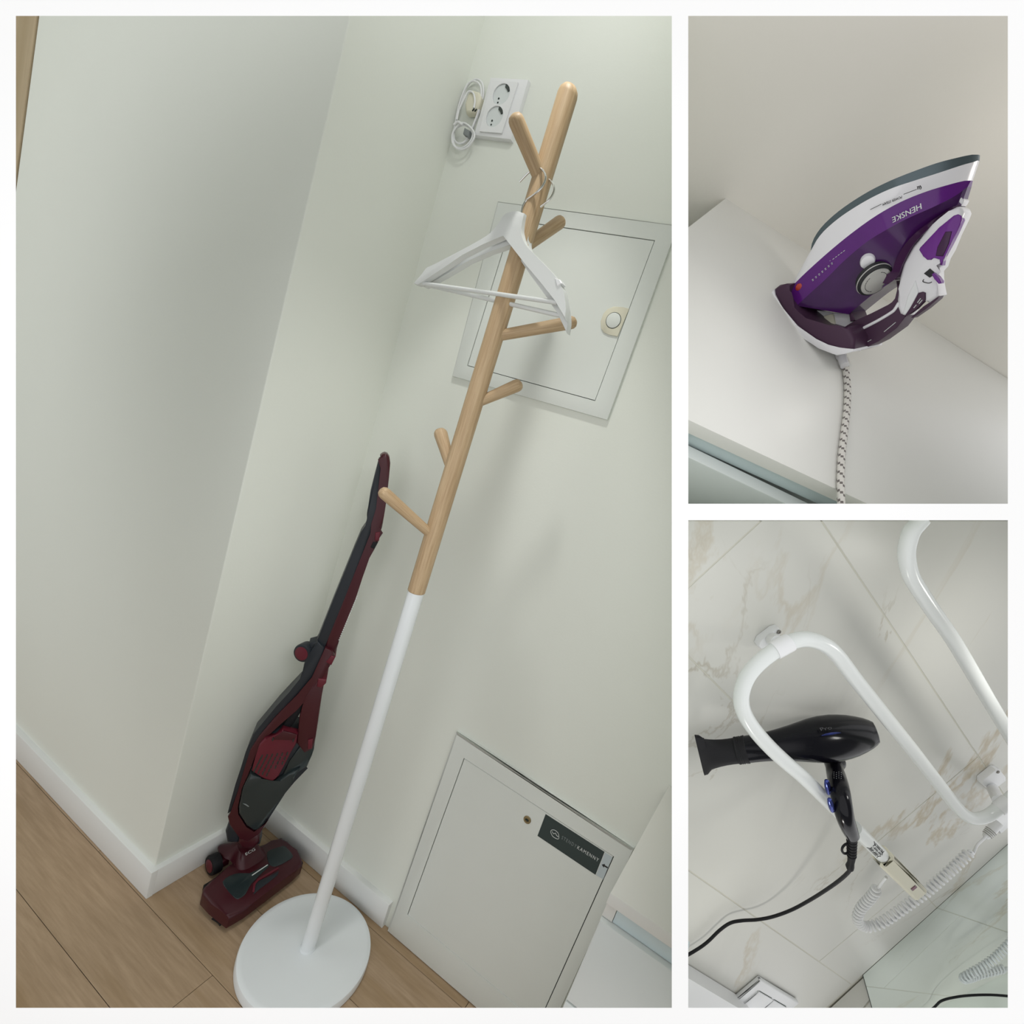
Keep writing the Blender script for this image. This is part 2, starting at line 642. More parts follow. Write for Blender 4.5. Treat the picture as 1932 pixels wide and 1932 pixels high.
def words(name, body, p, udir, vdir, size, depth, material, parent, width=None, spacing=1.0, label=None):
    """flat raised lettering: starts at p, runs along udir, letters upright along vdir; width fits the run"""
    cu = bpy.data.curves.new('lettering', 'FONT')
    cu.body = body
    cu.size = 1.0
    cu.space_character = spacing
    cu.extrude = 0.02
    cu.resolution_u = 3
    o = bpy.data.objects.new('lettering', cu)
    COL.objects.link(o)
    bpy.context.view_layer.update()
    me = bpy.data.meshes.new_from_object(o)
    bpy.data.objects.remove(o)
    u, v = V(udir).normalized(), V(vdir)
    v = (v - u * v.dot(u)).normalized()
    nrm = u.cross(v)
    xs = [q.co.x for q in me.vertices]
    w0 = max(xs) - min(xs)
    sx = (width / w0) if width else size
    bm = bmesh.new()
    bm.from_mesh(me)
    x0 = min(xs)
    for q in bm.verts:
        q.co = V(p) + u * (q.co.x - x0) * sx + v * q.co.y * size + nrm * (q.co.z / 0.02) * depth
    bpy.data.meshes.remove(me)
    return put(name, bm, material, parent, 0, label)


def copy_tree(o, parent=None):
    c = o.copy()
    COL.objects.link(c)
    c.parent = parent
    WM[c.name] = WM[o.name]
    for ch in list(o.children):
        copy_tree(ch, c)
    return c


def ray_dist(p, u):
    d = ray(u).normalized()
    q = V(p) - CAM
    return (q - d * q.dot(d)).length


def line_ray_r(a, b, u):
    """distance between the line a-b and the line of sight through u"""
    d1, d2 = (V(b) - V(a)).normalized(), ray(u).normalized()
    n = d1.cross(d2)
    return abs((CAM - V(a)).dot(n.normalized()))

def xr(y, z, px=1281):
    """x at which room A's plane y, z meets the dividing wall"""
    m = ray((px, 0)).cross(ray((px, 1000)))
    return CAM.x - (m.y * (y - CAM.y) + m.z * (z - CAM.z)) / m.x


# ================================================================ partition wall with three openings
ZF = 0.50


def partition():
    bm = bmesh.new()
    fr = [[(-1000, -500), (1286, -500), (1286, -60), (2900, -60), (2900, 2800), (1286, 2800), (1286, 2062), (-1000, 2062)],  # unseen outer outline stretched and stepped to limit light entering the rooms
          [(30, 30), (1267.5, 30), (1267.5, 1901.5), (30, 1901.5)],
          [(1298.5, 30), (1901.5, 30), (1901.5, 950.5), (1298.5, 950.5)],
          [(1298.5, 981.5), (1901.5, 981.5), (1901.5, 1901.5), (1298.5, 1901.5)]]
    loops_f, loops_b = [], []
    for i, lp in enumerate(fr):
        loops_f.append([at(u, ZF) for u in lp])
        cx = sum(u[0] for u in lp) / len(lp)
        cy = sum(u[1] for u in lp) / len(lp)
        g = 0 if i == 0 else 4
        loops_b.append([at((u[0] + (g if u[0] > cx else -g), u[1] + (g if u[1] > cy else -g)), ZF + 0.02) for u in lp])
    vf = [[bm.verts.new(p) for p in l] for l in loops_f]
    vb = [[bm.verts.new(p) for p in l] for l in loops_b]
    for vv, ll in ((vf, loops_f), (vb, loops_b)):
        flat = [v for l in vv for v in l]
        for t in geometry.tessellate_polygon([[V(p) for p in l] for l in ll]):
            bm.faces.new([flat[i] for i in t])
    for a, b in zip(vf, vb):
        n = len(a)
        for i in range(n):
            bm.faces.new((a[i], a[(i + 1) % n], b[(i + 1) % n], b[i]))
    return bm


wf = struct('wall_front', partition(), FRONTPAINT, 'smooth white partition wall with three rectangular openings')
wf.data.materials.append(BACKPAINT)
fwd = RT @ V((0, 0, 1))
for f_ in wf.data.polygons:
    if f_.normal.dot(fwd) > -0.7:
        f_.material_index = 1


def wedge(a, b, c, d, d0, d1):
    bm = bmesh.new()
    n = [at(u, d0) for u in (a, b, c, d)]
    f = [at(u, d1) for u in (a, b, c, d)]
    b_loft(bm, [[n[i], f[i]] for i in range(4)])
    return bm


struct('wall_divider', wedge((1283.5, -180), (1289, -180), (1289, 2112), (1283.5, 2112), 0.521, 1.45), PAINT, 'upright white dividing wall behind the partition, between the tall and the small openings')
struct('wall_shelf', wedge((1292, 974), (2112, 974), (2112, 979), (1292, 979), 0.521, 1.35), PAINT, 'level white dividing wall behind the partition, between the two small openings')

# ================================================================ ROOM A: corner with coat rack
XC, YC = 0.0, -0.2802         # the projecting wall block: right face x = 0, front face y = YC
HB, TB = 0.0698, 0.0127       # baseboard height and thickness

bm = bmesh.new()
pts = [A.p(0, 0, -0.02), A.p(0, 0, 2.35), V((xr(0, 2.35), 0, 2.35)), V((xr(0, -0.02), 0, -0.02))]
b_prism(bm, pts, (0, 0.03, 0))
struct('wall_back', bm, PAINT, 'white painted wall behind the coat rack with two metal access panels')
struct('wall_left', box((-1.004, YC, -0.02), (1.004, 0, 0), (0, 0.34, 0), (0, 0, 2.37), 0.002), PAINT, 'projecting white wall block left of the coat rack')
struct('trim_1', box((-1.32, YC - 0.004, -0.02), (0.314, 0, 0), (0, 0.06, 0), (0, 0, 2.37), 0.002), DOORWOOD, 'light oak board edge left of the white wall block')

# baseboards, one length each
bb = bmesh.new()
b_prism(bb, [V((-1.004, YC - TB, 0)), V((TB, YC - TB, 0)), V((TB, YC - TB, HB)), V((-1.004, YC - TB, HB))], (0, TB, 0), 0.0022, 2)
struct('baseboard_left', bb, TRIMPAINT, 'white baseboard along the front of the projecting wall block', angle=30)
bb = bmesh.new()
b_prism(bb, [V((TB, YC, 0)), V((TB, 0, 0)), V((TB, 0, HB)), V((TB, YC, HB))], (-TB, 0, 0), 0.0022, 2)
struct('baseboard_side', bb, TRIMPAINT, 'short white baseboard on the side of the wall block, behind the vacuum cleaner', angle=30)
xe = A.yp((719.5, 1752.5), -TB).x
bb = bmesh.new()
b_prism(bb, [V((TB, -TB, 0)), V((xe, -TB, 0)), V((xe, -TB, HB)), V((TB, -TB, HB))], (0, TB, 0), 0.0022, 2)
struct('baseboard_back', bb, TRIMPAINT, 'white baseboard behind the coat rack base, ending at the lower access panel', angle=30)

# floor of laminate planks
fl = struct('floor', box((-1.3, -1.3, -0.03), (2.6, 0, 0), (0, 1.33, 0), (0, 0, 0.022)), GAP, 'laminate floor of brown oak planks')
PW = 0.1345
seam0 = -0.2965
k = 0
LP = 0.95
for row in range(-3, 8):
    y1 = seam0 - PW * row
    y0 = y1 - PW
    if y0 < -1.28:
        break
    y1c = min(y1, 0.0)
    if y0 > 0.0:
        continue
    off = {0: 0.255, 1: 0.62, -1: 0.78, -2: 0.4, -3: 0.7}.get(row, 0.31 * row)
    x = off - 2 * LP
    while x < 1.3:
        xa, xb = max(x, -1.3), min(x + LP, 1.3)
        if xb - xa > 0.03:
            q = put('plank', box((xa + 0.0004, y0 + 0.0004, -0.008), (xb - xa - 0.0008, 0, 0), (0, y1c - y0 - 0.0008, 0), (0, 0, 0.008), 0.0005, 1), FLOORWOOD, fl, 0)
        x += LP

# ---------------------------------------------------------------- access panels
nrmA = V((0, -1, 0))


def lineX(a, b, c, d):
    """crossing of two picture lines a-b and c-d"""
    x1, y1, x2, y2, x3, y3, x4, y4 = *a, *b, *c, *d
    D = (x1 - x2) * (y3 - y4) - (y1 - y2) * (x3 - x4)
    p, q = x1 * y2 - y1 * x2, x3 * y4 - y3 * x4
    return ((p * (x3 - x4) - (x1 - x2) * q) / D, (p * (y3 - y4) - (y1 - y2) * q) / D)


def inset(q, g):
    """quad drawn in by g metres"""
    c = [V(p) for p in q]
    out = []
    for i in range(4):
        a = (c[i - 1] - c[i]).normalized()
        b = (c[(i + 1) % 4] - c[i]).normalized()
        out.append(c[i] + (a + b) * g)
    return out


def frame_ring(outer, inner, ext, bevel):
    bm = bmesh.new()
    ext = V(ext)
    vo = [bm.verts.new(p) for p in outer]
    vi = [bm.verts.new(p) for p in inner]
    ko = [bm.verts.new(V(p) + ext) for p in outer]
    ki = [bm.verts.new(V(p) + ext) for p in inner]
    oe = []
    for i in range(4):
        j = (i + 1) % 4
        f = bm.faces.new((vo[i], vo[j], vi[j], vi[i]))
        bm.faces.new((vo[i], vo[j], ko[j], ko[i]))
        bm.faces.new((vi[i], vi[j], ki[j], ki[i]))
        bm.faces.new((ko[i], ko[j], ki[j], ki[i]))
        oe.append(bm.edges.get((vo[i], vo[j])))
    bmesh.ops.bevel(bm, geom=oe, offset=bevel, segments=2, profile=0.6, affect='EDGES')
    return bm


# lower panel
yL = -0.010
oTL, oTR = (860, 1381), lineX((860, 1381), (1195, 1603), (1193, 1608), (1064, 1890))
Lo = [A.yp(oTL, yL), A.yp(oTR, yL)]
bl = A.yp((731.5, 1752), yL)
br = A.yp(lineX((1193, 1608), (1064, 1890), (901, 1902), (1000, 2003)), yL)
Lo += [V((br.x, yL, 0.001)), V((bl.x, yL, 0.001))]
iTL, iTR, iBL = (875, 1430), (1158.5, 1616), (768, 1726)
Li = [A.yp(iTL, yL), A.yp(iTR, yL)]
zb = A.yp(iBL, yL).z
Li += [V((A.yp((1029, 1902), yL).x, yL, zb)), V((A.yp(iBL, yL).x, yL, zb))]
lp = thing('access_panel', 'large low white metal access panel standing on the floor, dark sign on its door', 'access panel', (Lo[3].x, 0, 0))
put('panel_frame', frame_ring(Lo, Li, (0, 0.010, 0), 0.0045), METALPAINT, lp, 20)
put('gap_backing', prism([p + V((0, 0.008, 0)) for p in Li], (0, 0.0015, 0)), GAP, lp)
Ld = inset(Li, 0.0016)
Ld[2].z = Ld[3].z = zb + 0.0002
ld = put('panel_door', prism([p + V((0, 0.0008, 0)) for p in Ld], (0, 0.006, 0), 0.0006, 1), METALPAINT, lp)
yD = yL + 0.0008
c = A.yp((995, 1546.5), yD)
lk = put('lock', lathe(c + V((0, 0.001, 0)), nrmA, [(0, 0.0085), (0.002, 0.0085), (0.0028, 0.0075), (0.0028, 0.004), (0.0016, 0.0035)], 24), BRASS, lp, label='round dull brass lock')
b_ = box(c + V((-0.0042, -0.0024, -0.0012)), (0.0084, 0, 0), (0, 0.002, 0), (0, 0, 0.0024))
put('keyhole', b_, GAP, lk)
sg = [(1029.4, 1536), (1140.5, 1607.5), (1123.4, 1650.6), (1014, 1577)]
S = [A.yp(u, yD - 0.0004) for u in sg]
sgn = put('sign', prism(S, (0, 0.0004, 0)), SIGN, lp, 0, label='dark green grey sign with a shield emblem and pale lettering')
su, sv = (S[1] - S[0]).normalized(), (S[0] - S[3]).normalized()
yS = yD - 0.0005
a0, a1 = A.yp((1059.0, 1582.5), yS), A.yp((1129, 1626.5), yS)
words('lettering', 'STENDY', a0, a1 - a0, sv, 0.0105, 0.0002, GREYLETTER, sgn, width=(a1 - a0).length * 0.40, spacing=1.3)
a2 = a0.lerp(a1, 0.43)
words('lettering', 'KAMENNY', a2, a1 - a0, sv, 0.0105, 0.0002, LETTER, sgn, width=(a1 - a0).length * 0.56, spacing=1.3)
# shield emblem: a rounded outline with an eye-like bar and a dot inside
em = [A.yp(u, yS) for u in ((1039.2, 1570), (1041, 1566), (1047, 1566.5), (1053, 1572), (1054.5, 1579), (1054, 1582.5), (1050.5, 1582.5), (1043, 1578))]
put('emblem', tube(spline(em, 5, True), 0.00055, 6, True), LETTER, sgn)
em2 = [A.yp(u, yS) for u in ((1041.5, 1568.5), (1044.5, 1573), (1048, 1572), (1050, 1576), (1053.5, 1579))]
put('emblem', tube(spline(em2, 4), 0.0006, 6), LETTER, sgn)
pb = [A.yp(u, yD - 0.0003) for u in ((1141.5, 1608.5), (1155.5, 1617.5), (1138, 1659), (1124.5, 1651))]
pbs = put('arrow_sticker', prism(pb, (0, 0.0003, 0)), PALEBLUE, lp, 0, label='pale blue sticker with a small black arrow')
ar = [A.yp(u, yD - 0.0006) for u in ((1135.3, 1631.3), (1141.5, 1630.2), (1140.8, 1632.3), (1147.0, 1636.2), (1146.2, 1638.6), (1140.0, 1634.8), (1139.0, 1637.2))]
put('arrow', prism(ar, (0, 0.0003, 0)), INK, pbs, 0)

# upper panel
yU = -0.006
Uo = [A.yp(u, yU) for u in ((939, 379.5), (1279, 424.6), (1145.6, 792.5), (852.5, 709.5))]
Ui = [A.yp(u, yU) for u in ((966, 414.5), (1236, 453), (1123, 756.6), (881, 690))]
up = thing('access_panel', 'smaller white metal access panel set in the wall behind the coat hangers', 'access panel', (Uo[3].x, 0, Uo[3].z))
put('panel_frame', frame_ring(Uo, Ui, (0, 0.006, 0), 0.002), METALPAINT, up)
put('gap_backing', prism([p + V((0, 0.0045, 0)) for p in Ui], (0, 0.0014, 0)), GAP, up)
put('panel_door', prism([p + V((0, 0.0006, 0)) for p in inset(Ui, 0.0014)], (0, 0.0036, 0), 0.0005, 1), METALPAINT, up)
yu = yU - 0.0006
lt = [(1187, 582), (1175, 579.5), (1158, 578), (1146, 583), (1138, 592), (1133, 606), (1134, 619), (1139, 627), (1148, 631), (1165, 635)]
put('latch_cup', prism([A.yp(u, yu - 0.0008) for u in lt], (0, 0.0016, 0), 0.0007, 2), CREAM, up, label='cream half-round latch cup')
c = A.yp((1157.3, 604.5), yu - 0.0008)
put('latch_ring', lathe(c, nrmA, [(0, 0.0150), (0.0002, 0.0150), (0.0002, 0.0141)], 32), GAP, up)
put('latch_button', lathe(c, nrmA, [(0, 0.0139), (0.0008, 0.0139), (0.0012, 0.0130)], 32), METALPAINT, up)

# ---------------------------------------------------------------- double socket
yS = -0.011
So = [A.yp(u, yS) for u in ((925, 145), (997, 149), (963.5, 263), (893, 254.5))]
sk = thing('double_socket', 'white double wall socket above the access panel, left of the rack top', 'socket', (So[3].x, 0, So[3].z))
put('surround', prism(So, (0, 0.011, 0), 0.003, 2), WPLAST, sk)
In = [A.yp(u, yS - 0.003) for u in ((925.5, 152), (977.5, 155), (946.5, 251), (904.5, 247.5))]
In[0] = In[0].lerp(In[1], 0.02)
cs = [A.yp(u, yS - 0.003) for u in ((945.5, 177.5), (932.8, 219.5))]
RS = 0.0200
hl = [circle(c, (1, 0, 0), (0, 0, 1), RS, 28) for c in cs]
put('face_plate', holed(In, hl, (0, 0.0028, 0)), WPLAST, sk, 20)
SHADE = mat('shaded socket well plastic', (0.66, 0.70, 0.70), rough=0.4)  # white plastic darkened to stand for shade inside the wells
for c in cs:
    cup = bmesh.new()
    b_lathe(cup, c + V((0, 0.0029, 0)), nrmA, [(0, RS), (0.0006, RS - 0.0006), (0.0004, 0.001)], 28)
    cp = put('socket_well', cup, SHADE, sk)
    for dx, dz, r, ma in ((-0.0045, -0.007, 0.0019, GAP), (-0.004, -0.0145, 0.0017, GAP)):
        put('pin_hole', lathe(c + V((dx, 0.0022, dz)), nrmA, [(0, r), (0.0004, r)], 12), ma, cp)
    put('earth_clip', prism([c + V((a, 0.0004, b)) for a, b in ((0.004, 0.0195), (0.0125, 0.0155), (0.0165, 0.008), (0.013, 0.006), (0.009, 0.011), (0.004, 0.0135))], (0, 0.0022, 0), 0.0003, 1), mat('dark contact metal', (0.06, 0.07, 0.065), rough=0.4, metal=0.5), cp)

# ---------------------------------------------------------------- charger hung by its coiled cord
ch = thing('charger', 'cream plug charger with its thin white cord coiled up, hung left of the double socket', 'charger', A.yp((885, 215), -0.012))
loops = [
    [(897, 150), (909, 156), (912, 176), (906, 205), (893, 240), (884, 262), (872, 271), (860, 268), (855, 254), (862, 222), (872, 190), (882, 162)],
    [(893, 153), (905, 160), (908, 180), (901, 214), (888, 248), (878, 266), (866, 271), (857, 262), (858, 240), (864, 206), (873, 178), (882, 160)],
    [(872, 236), (886, 240), (892, 254), (885, 270), (872, 279), (859, 276), (855, 262), (858, 245)],
    [(873, 232), (890, 243), (895, 258), (886, 274), (873, 282), (860, 279), (853, 266), (856, 247)],
]
for i, lpx in enumerate(loops):
    dep = -0.006 - 0.0032 * i
    put('cord', tube(spline([A.yp(u, dep) for u in lpx], 6, True), 0.0019, 8, True), WPLAST, ch)
put('cord', tube(spline([A.yp(u, -0.018) for u in ((862, 226), (866, 208), (876, 186), (884, 173), (893, 176), (896, 190), (894, 204))], 6), 0.0019, 8), WPLAST, ch)
put('plug_body', prism([A.yp(u, -0.016) for u in ((889, 168), (903, 172), (907, 182), (902, 200), (893, 212), (878, 212), (876, 196), (881, 178))], (0, 0.014, 0), 0.005, 3), CREAM, ch)
for u in ((894.5, 205.5), (899, 206.5)):
    p = A.yp(u, -0.017)
    put('plug_pin', tube([p, p + V((0.001, -0.004, -0.006))], 0.0014, 8), GAP, ch)
put('cord_tie', tube(spline([A.yp(u, -0.018) for u in ((856, 236), (864, 230), (873, 236))], 5), 0.0024, 8), WPLAST, ch)
q = A.yp((880, 251), -0.014)
put('inline_switch', prism([A.yp(u, -0.016) for u in ((876, 240), (886, 246), (883, 258), (873, 252))], (0, 0.009, 0), 0.002, 2), mat('grey switch plastic', (0.22, 0.24, 0.24), rough=0.5), ch)

# ---------------------------------------------------------------- coat rack
PXR, PYR = 0.3600, -0.1635
rack = thing('coat_rack', 'tree style coat rack of pale wood with a white lower pole and round white base', 'coat rack', (PXR, PYR, 0))
RB = 0.134
put('base', lathe((PXR, PYR, 0), (0, 0, 1), [(0.0, RB - 0.004), (0.0015, RB), (0.017, RB), (0.0215, RB - 0.0015), (0.0240, RB - 0.006), (0.0248, RB - 0.012), (0.0252, 0.02)], 96), WHITE, rack)
ZJ = 0.8735
put('lower_pole', lathe((PXR, PYR, 0.0245), (0, 0, 1), [(0, 0.0150), (0.4, 0.0152), (ZJ - 0.0245, 0.0152)], 40), WHITE, rack)
put('socket_collar', lathe((PXR, PYR, 0.0248), (0, 0, 1), [(0, 0.0162), (0.004, 0.0160), (0.006, 0.0151)], 40), WHITE, rack)
ZT = 1.752
RW = 0.0164
put('upper_pole', lathe((PXR, PYR, ZJ), (0, 0, 1), [(0, 0.0152), (0.0015, RW), (ZT - ZJ - 0.017, RW), (ZT - ZJ - 0.010, RW * 0.92), (ZT - ZJ - 0.004, RW * 0.66), (ZT - ZJ - 0.001, RW * 0.3), (ZT - ZJ, 0.0005)], 40), PEGWOOD, rack)


def pole_z(u):
    """height at which the pole axis passes nearest to u"""
    best = None
    for i in range(1800):
        z = 0.001 * i
        d = ray_dist((PXR, PYR, z), u)
        if best is None or d < best[0]:
            best = (d, z)
    return best[1]


def peg(base_u, tip_u, elev, near, r_tip=0.0118, r_base=0.0085, name='peg'):
    b = V((PXR, PYR, pole_z(base_u)))
    best = None
    d = ray(tip_u)
    t0 = (b - CAM).dot(d) / d.dot(d)
    for i in range(-160, 161):
        t = t0 + 0.0012 * i
        p = CAM + d * t
        v = p - b
        e = math.degrees(math.atan2(v.z, math.hypot(v.x, v.y)))
        if (i <= 0) != near:
            continue
        L = v.length
        s = abs(e - elev) + 120 * max(0, L - 0.17) + 150 * max(0, 0.07 - L)
        if best is None or s < best[0]:
            best = (s, p)
    tip = best[1]
    ax = (tip - b).normalized()
    L = (tip - b).length
    st = b + ax * 0.006
    pr = [(0.0, r_base), (L * 0.5, (r_base + r_tip) / 2), (L - 0.006, r_tip), (L - 0.001, r_tip * 0.93), (L + 0.003, r_tip * 0.7), (L + 0.005, r_tip * 0.3), (L + 0.0055, 0.0005)]
    o = put(name, lathe((0, 0, 0), (0, 0, 1), pr, 24), PEGWOOD, None)
    q = ax.to_track_quat('Z', 'Y').to_matrix().to_4x4()
    o.parent = rack
    o.matrix_parent_inverse = Matrix.Identity(4)
    o.matrix_local = WM[rack.name].inverted() @ Matrix.Translation(st) @ q
    return st, tip


PEG1 = peg((1014, 338), (975, 230), 48, True, 0.0125, 0.0115)
PEG2 = peg((996, 478), (1055, 420), 48, False, 0.0110, 0.0095)
PEG3 = peg((984, 488), (985, 468), 42, True, 0.0110, 0.0105)
PEG4 = peg((945, 640), (1076, 609), 40, True, 0.0105, 0.0090)
PEG5 = peg((908, 768), (974, 728), 45, False, 0.0110, 0.0085)
PEG6 = peg((846, 890), (832, 820), 48, False, 0.0125, 0.0090)
PEG7 = peg((803, 1008), (727, 932), 45, True, 0.0108, 0.0085)

# ---------------------------------------------------------------- coat hangers
HK = PEG1[0].lerp(PEG1[1], 0.205)            # where the hook sits on the top peg
ha = math.radians(9)
hdir = V((math.cos(ha), -math.sin(ha), 0))   # right end nearer to the room
hn = V((math.sin(ha), math.cos(ha), 0))      # away from the viewer


def hp(u, off=0.0):
    return A.hit(u, tuple(HK + hn * off), tuple(hn))


def build_hanger(label):
    h = thing('coat_hanger', label, 'coat hanger', hp((985, 400)), group=None)
    outer_l = [(977, 398), (957.5, 401), (949, 408), (937, 426), (918.4, 444.5), (875.5, 469), (816, 500), (805, 505), (794, 519), (780, 534.5)]
    inner_l = [(788, 537), (797, 531), (834, 507), (872, 481), (911, 461), (950, 443)]
    inner_r = [(965, 465), (991, 498.5), (1021, 534), (1047, 567), (1066, 603)]
    outer_r = [(1067.5, 583), (1066.5, 570), (1062, 547), (1047, 521), (1028, 500), (1009.6, 481), (994, 465), (986, 450), (983, 436), (985.4, 418), (989, 402)]
    def soft(q, n=5):
        return [tuple(p[:2]) for p in spline([(a, b, 0) for a, b in q], n)]
    poly = soft(outer_l, 4) + inner_l[:1] + inner_l[1:] + inner_r + soft(outer_r, 4)
    put('body', prism([hp(u, -0.006) for u in poly], hn * 0.0115, 0.0013, 2, True), HANGP, h)
    a, b = hp((793, 534), 0.0), hp((1052, 571), 0.0)
    put('trouser_bar', tube([a, b], 0.0036, 14), HANGP, h)
    n1 = hp((1046, 516), -0.0065)
    put('notch_tab', prism([hp(u, -0.0075) for u in ((1046, 524), (1051, 540), (1060, 534), (1056, 527))], hn * 0.012, 0.001, 1), WPLAST, h)
    hk = [(984, 401), (986.5, 389), (993, 378), (1004, 370), (1016, 360), (1025, 349), (1029.5, 336), (1027, 325), (1019, 318), (1008, 318), (997, 326), (988, 335), (980.5, 343)]
    put('hook', tube(spline([hp(u, 0.0) for u in hk], 6), 0.0017, 10), STEEL, h)
    return h


h1 = build_hanger('white plastic coat hanger on the top peg, front one of the pair')
h2 = copy_tree(h1)
h2['label'] = 'white plastic coat hanger hanging lower on the right, behind the front one'
m = WM[h1.name]
piv = hp((1005, 322))
lp_ = hp((797, 531))
rot = Matrix.Rotation(math.radians(3.0), 4, hn)
h2.matrix_world = Matrix.Translation(hn * 0.0150 + V((0.001, 0, 0.003))) @ Matrix.Translation(lp_) @ rot @ Matrix.Translation(-lp_) @ m
for o_ in (h1, h2):
    o_['group'] = 'coat hangers on the top peg'

# ---------------------------------------------------------------- ceiling and far wall of room A (behind the viewer's side)
bm = bmesh.new()
b_prism(bm, [(-1.36, 0.03, 2.36), (xr(0.0, 2.36), 0.03, 2.36), (xr(-0.98, 2.36), -0.98, 2.36), (-1.36, -0.98, 2.36)], (0, 0, 0.03))
struct('ceiling', bm, PAINT, 'white ceiling above the coat rack corner')
struct('wall_far', box((-1.40, -1.30, 0.0), (0.04, 0, 0), (0, 1.36, 0), (0, 0, 2.36)), PAINT, 'white wall at the far left of the coat rack corner')

# ---------------------------------------------------------------- dresser at the right edge
dr = thing('dresser', 'white dresser end with a glass strip under its top, beside the low access panel', 'dresser', (0.90, -0.16, 0))
ZD, YD = 0.6966, -0.312
put('top_board', prism([V((0.9035, -0.0008, ZD)), V((0.8850, YD, ZD)), V((xr(YD, ZD), YD, ZD)), V((xr(-0.0008, ZD), -0.0008, ZD))], (0, 0, -0.0165), 0.001, 2), DRESSER, dr)
zr = 0.654
xq = A.yp((1163, 1722), YD + 0.008).x
put('rail_end', prism([V((0.8862, YD + 0.007, ZD - 0.0175)), V((xq - 0.0006, YD + 0.007, ZD - 0.0175)), V((xq - 0.0006, YD + 0.007, zr)), V((0.8862, YD + 0.007, zr))], (0, 0.02, 0), 0.0005, 1), DRESSER, dr)
put('glass_strip', prism([V((xq, YD + 0.008, ZD - 0.0175)), V((xr(YD, zr), YD + 0.008, ZD - 0.0175)), V((xr(YD, zr), YD + 0.008, zr)), V((xq, YD + 0.008, zr))], (0, 0.02, 0), 0.0005, 1), GLASS, dr)
zc = A.yp((1068, 1888), YD).z
for z1, z0 in ((zr - 0.001, zc + 0.001), (zc - 0.001, 0.06)):
    xe1 = xr(YD, z1)
    put('drawer_front', prism([V((0.8862, YD, z1)), V((xr(YD, z1), YD, z1)), V((xr(YD, z0), YD, z0)), V((0.8862, YD, z0))], (0, 0.018, 0), 0.0022, 2), DRESSERF, dr, 30)
put('side_panel', prism([V((0.8862, YD + 0.019, 0)), V((0.8862, YD + 0.019, ZD - 0.017)), V((0.9040, -0.012, ZD - 0.017)), V((0.9040, -0.012, 0))], (0.016, 0, 0), 0.0008, 1), DRESSER, dr)
put('back_panel', prism([V((0.921, -0.012, 0)), V((0.921, -0.012, ZD - 0.0175)), V((xr(-0.008, ZD), -0.012, ZD - 0.0175)), V((xr(-0.008, 0), -0.012, 0))], (0, 0.006, 0)), DRESSER, dr)

# ---------------------------------------------------------------- stick vacuum cleaner
VP, VN = V((0.115, -0.125, 0)), V((0.70, -0.714, 0)).normalized()
VL = V((-0.70, -0.70, 0)).normalized()


def vp(u, off=0.0):
    return A.hit(u, tuple(VP + VN * off), tuple(VN))


def vslab(name, pts, off, thick, material, parent, bevel=0.003, seg=3, label=None, soft=0):
    q = [(a, b, 0) for a, b in pts]
    if soft:
        q = spline(q, soft, True)
    return put(name, prism([vp((p[0], p[1]), off) for p in q], -VN * thick, bevel, seg), material, parent, 50, label)


vac = thing('stick_vacuum', 'dark red and black stick vacuum cleaner standing in the corner behind the coat rack', 'vacuum cleaner', (0.12, -0.13, 0))
split = [(719, 866), (718, 884), (714, 920), (709.5, 960), (706, 990), (699, 1006), (688, 1034), (651, 1127), (620, 1203), (612, 1224)]
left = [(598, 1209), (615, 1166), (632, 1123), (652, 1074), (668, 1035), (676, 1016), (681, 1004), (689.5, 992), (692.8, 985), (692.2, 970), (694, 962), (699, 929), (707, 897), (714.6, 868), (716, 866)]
right = [(717, 861), (721, 857.5), (726, 856), (731, 857.5), (735, 863), (736.6, 874), (734, 900), (731.4, 924), (729, 945), (726, 965), (721, 996), (717, 1004), (714.6, 1022), (706, 1037), (697, 1053), (684, 1090), (670.6, 1131), (656, 1167), (642, 1203), (631.8, 1237)]
vslab('handle_shade_side', left + split, 0.016, 0.032, DARK, vac, 0.006)  # shade on the handle's left side, built as a dark slab
vslab('handle_shell', right[::-1] + split, 0.017, 0.034, RED, vac, 0.006)
vslab('release_button', [(708, 1005), (717.5, 1004), (715, 1021), (707, 1020)], 0.019, 0.012, BRED, vac, 0.0015)
vslab('latch', [(704, 1022), (713, 1024), (706.5, 1036), (699, 1033)], 0.0185, 0.012, MBLACK, vac, 0.001)
pm = bmesh.new()
for i in range(22):
    a = i / 21
    x, y = 673.5 - 34 * a, 1124 + 82 * a
    b_prism(pm, [vp((x, y), 0.0176), vp((x + 1.5, y + 0.6), 0.0176), vp((x + 0.6, y + 2.6), 0.0176), vp((x - 0.9, y + 2.0), 0.0176)], -VN * 0.0004)
put('fine_print', pm, LETTER, vac, 0)

spine_l = [(599, 1210), (585, 1232), (573, 1255), (569, 1282), (545, 1307), (522, 1332), (498, 1361), (477, 1386), (463, 1420), (454, 1450), (444, 1480), (433, 1520), (428.4, 1537)]
inner = [(437, 1531), (449, 1492), (461, 1450), (472, 1415), (488, 1390), (520, 1352), (560, 1312), (590, 1278), (605, 1241), (613, 1223)]
vslab('spine', spine_l + inner, 0.022, 0.044, DARK, vac, 0.006)
stripe = inner[::-1] + [(429.5, 1541), (433, 1556), (451, 1581), (466, 1589), (489, 1574), (506, 1548), (495, 1560), (479, 1571), (463, 1561), (448, 1537), (447, 1523), (456, 1489), (470, 1457), (480, 1430), (489, 1405), (505, 1389), (530, 1366), (560, 1340), (580, 1318), (600, 1290), (622, 1257), (632, 1239), (626, 1228)]
vslab('frame_stripe', stripe, 0.026, 0.048, RED, vac, 0.003)
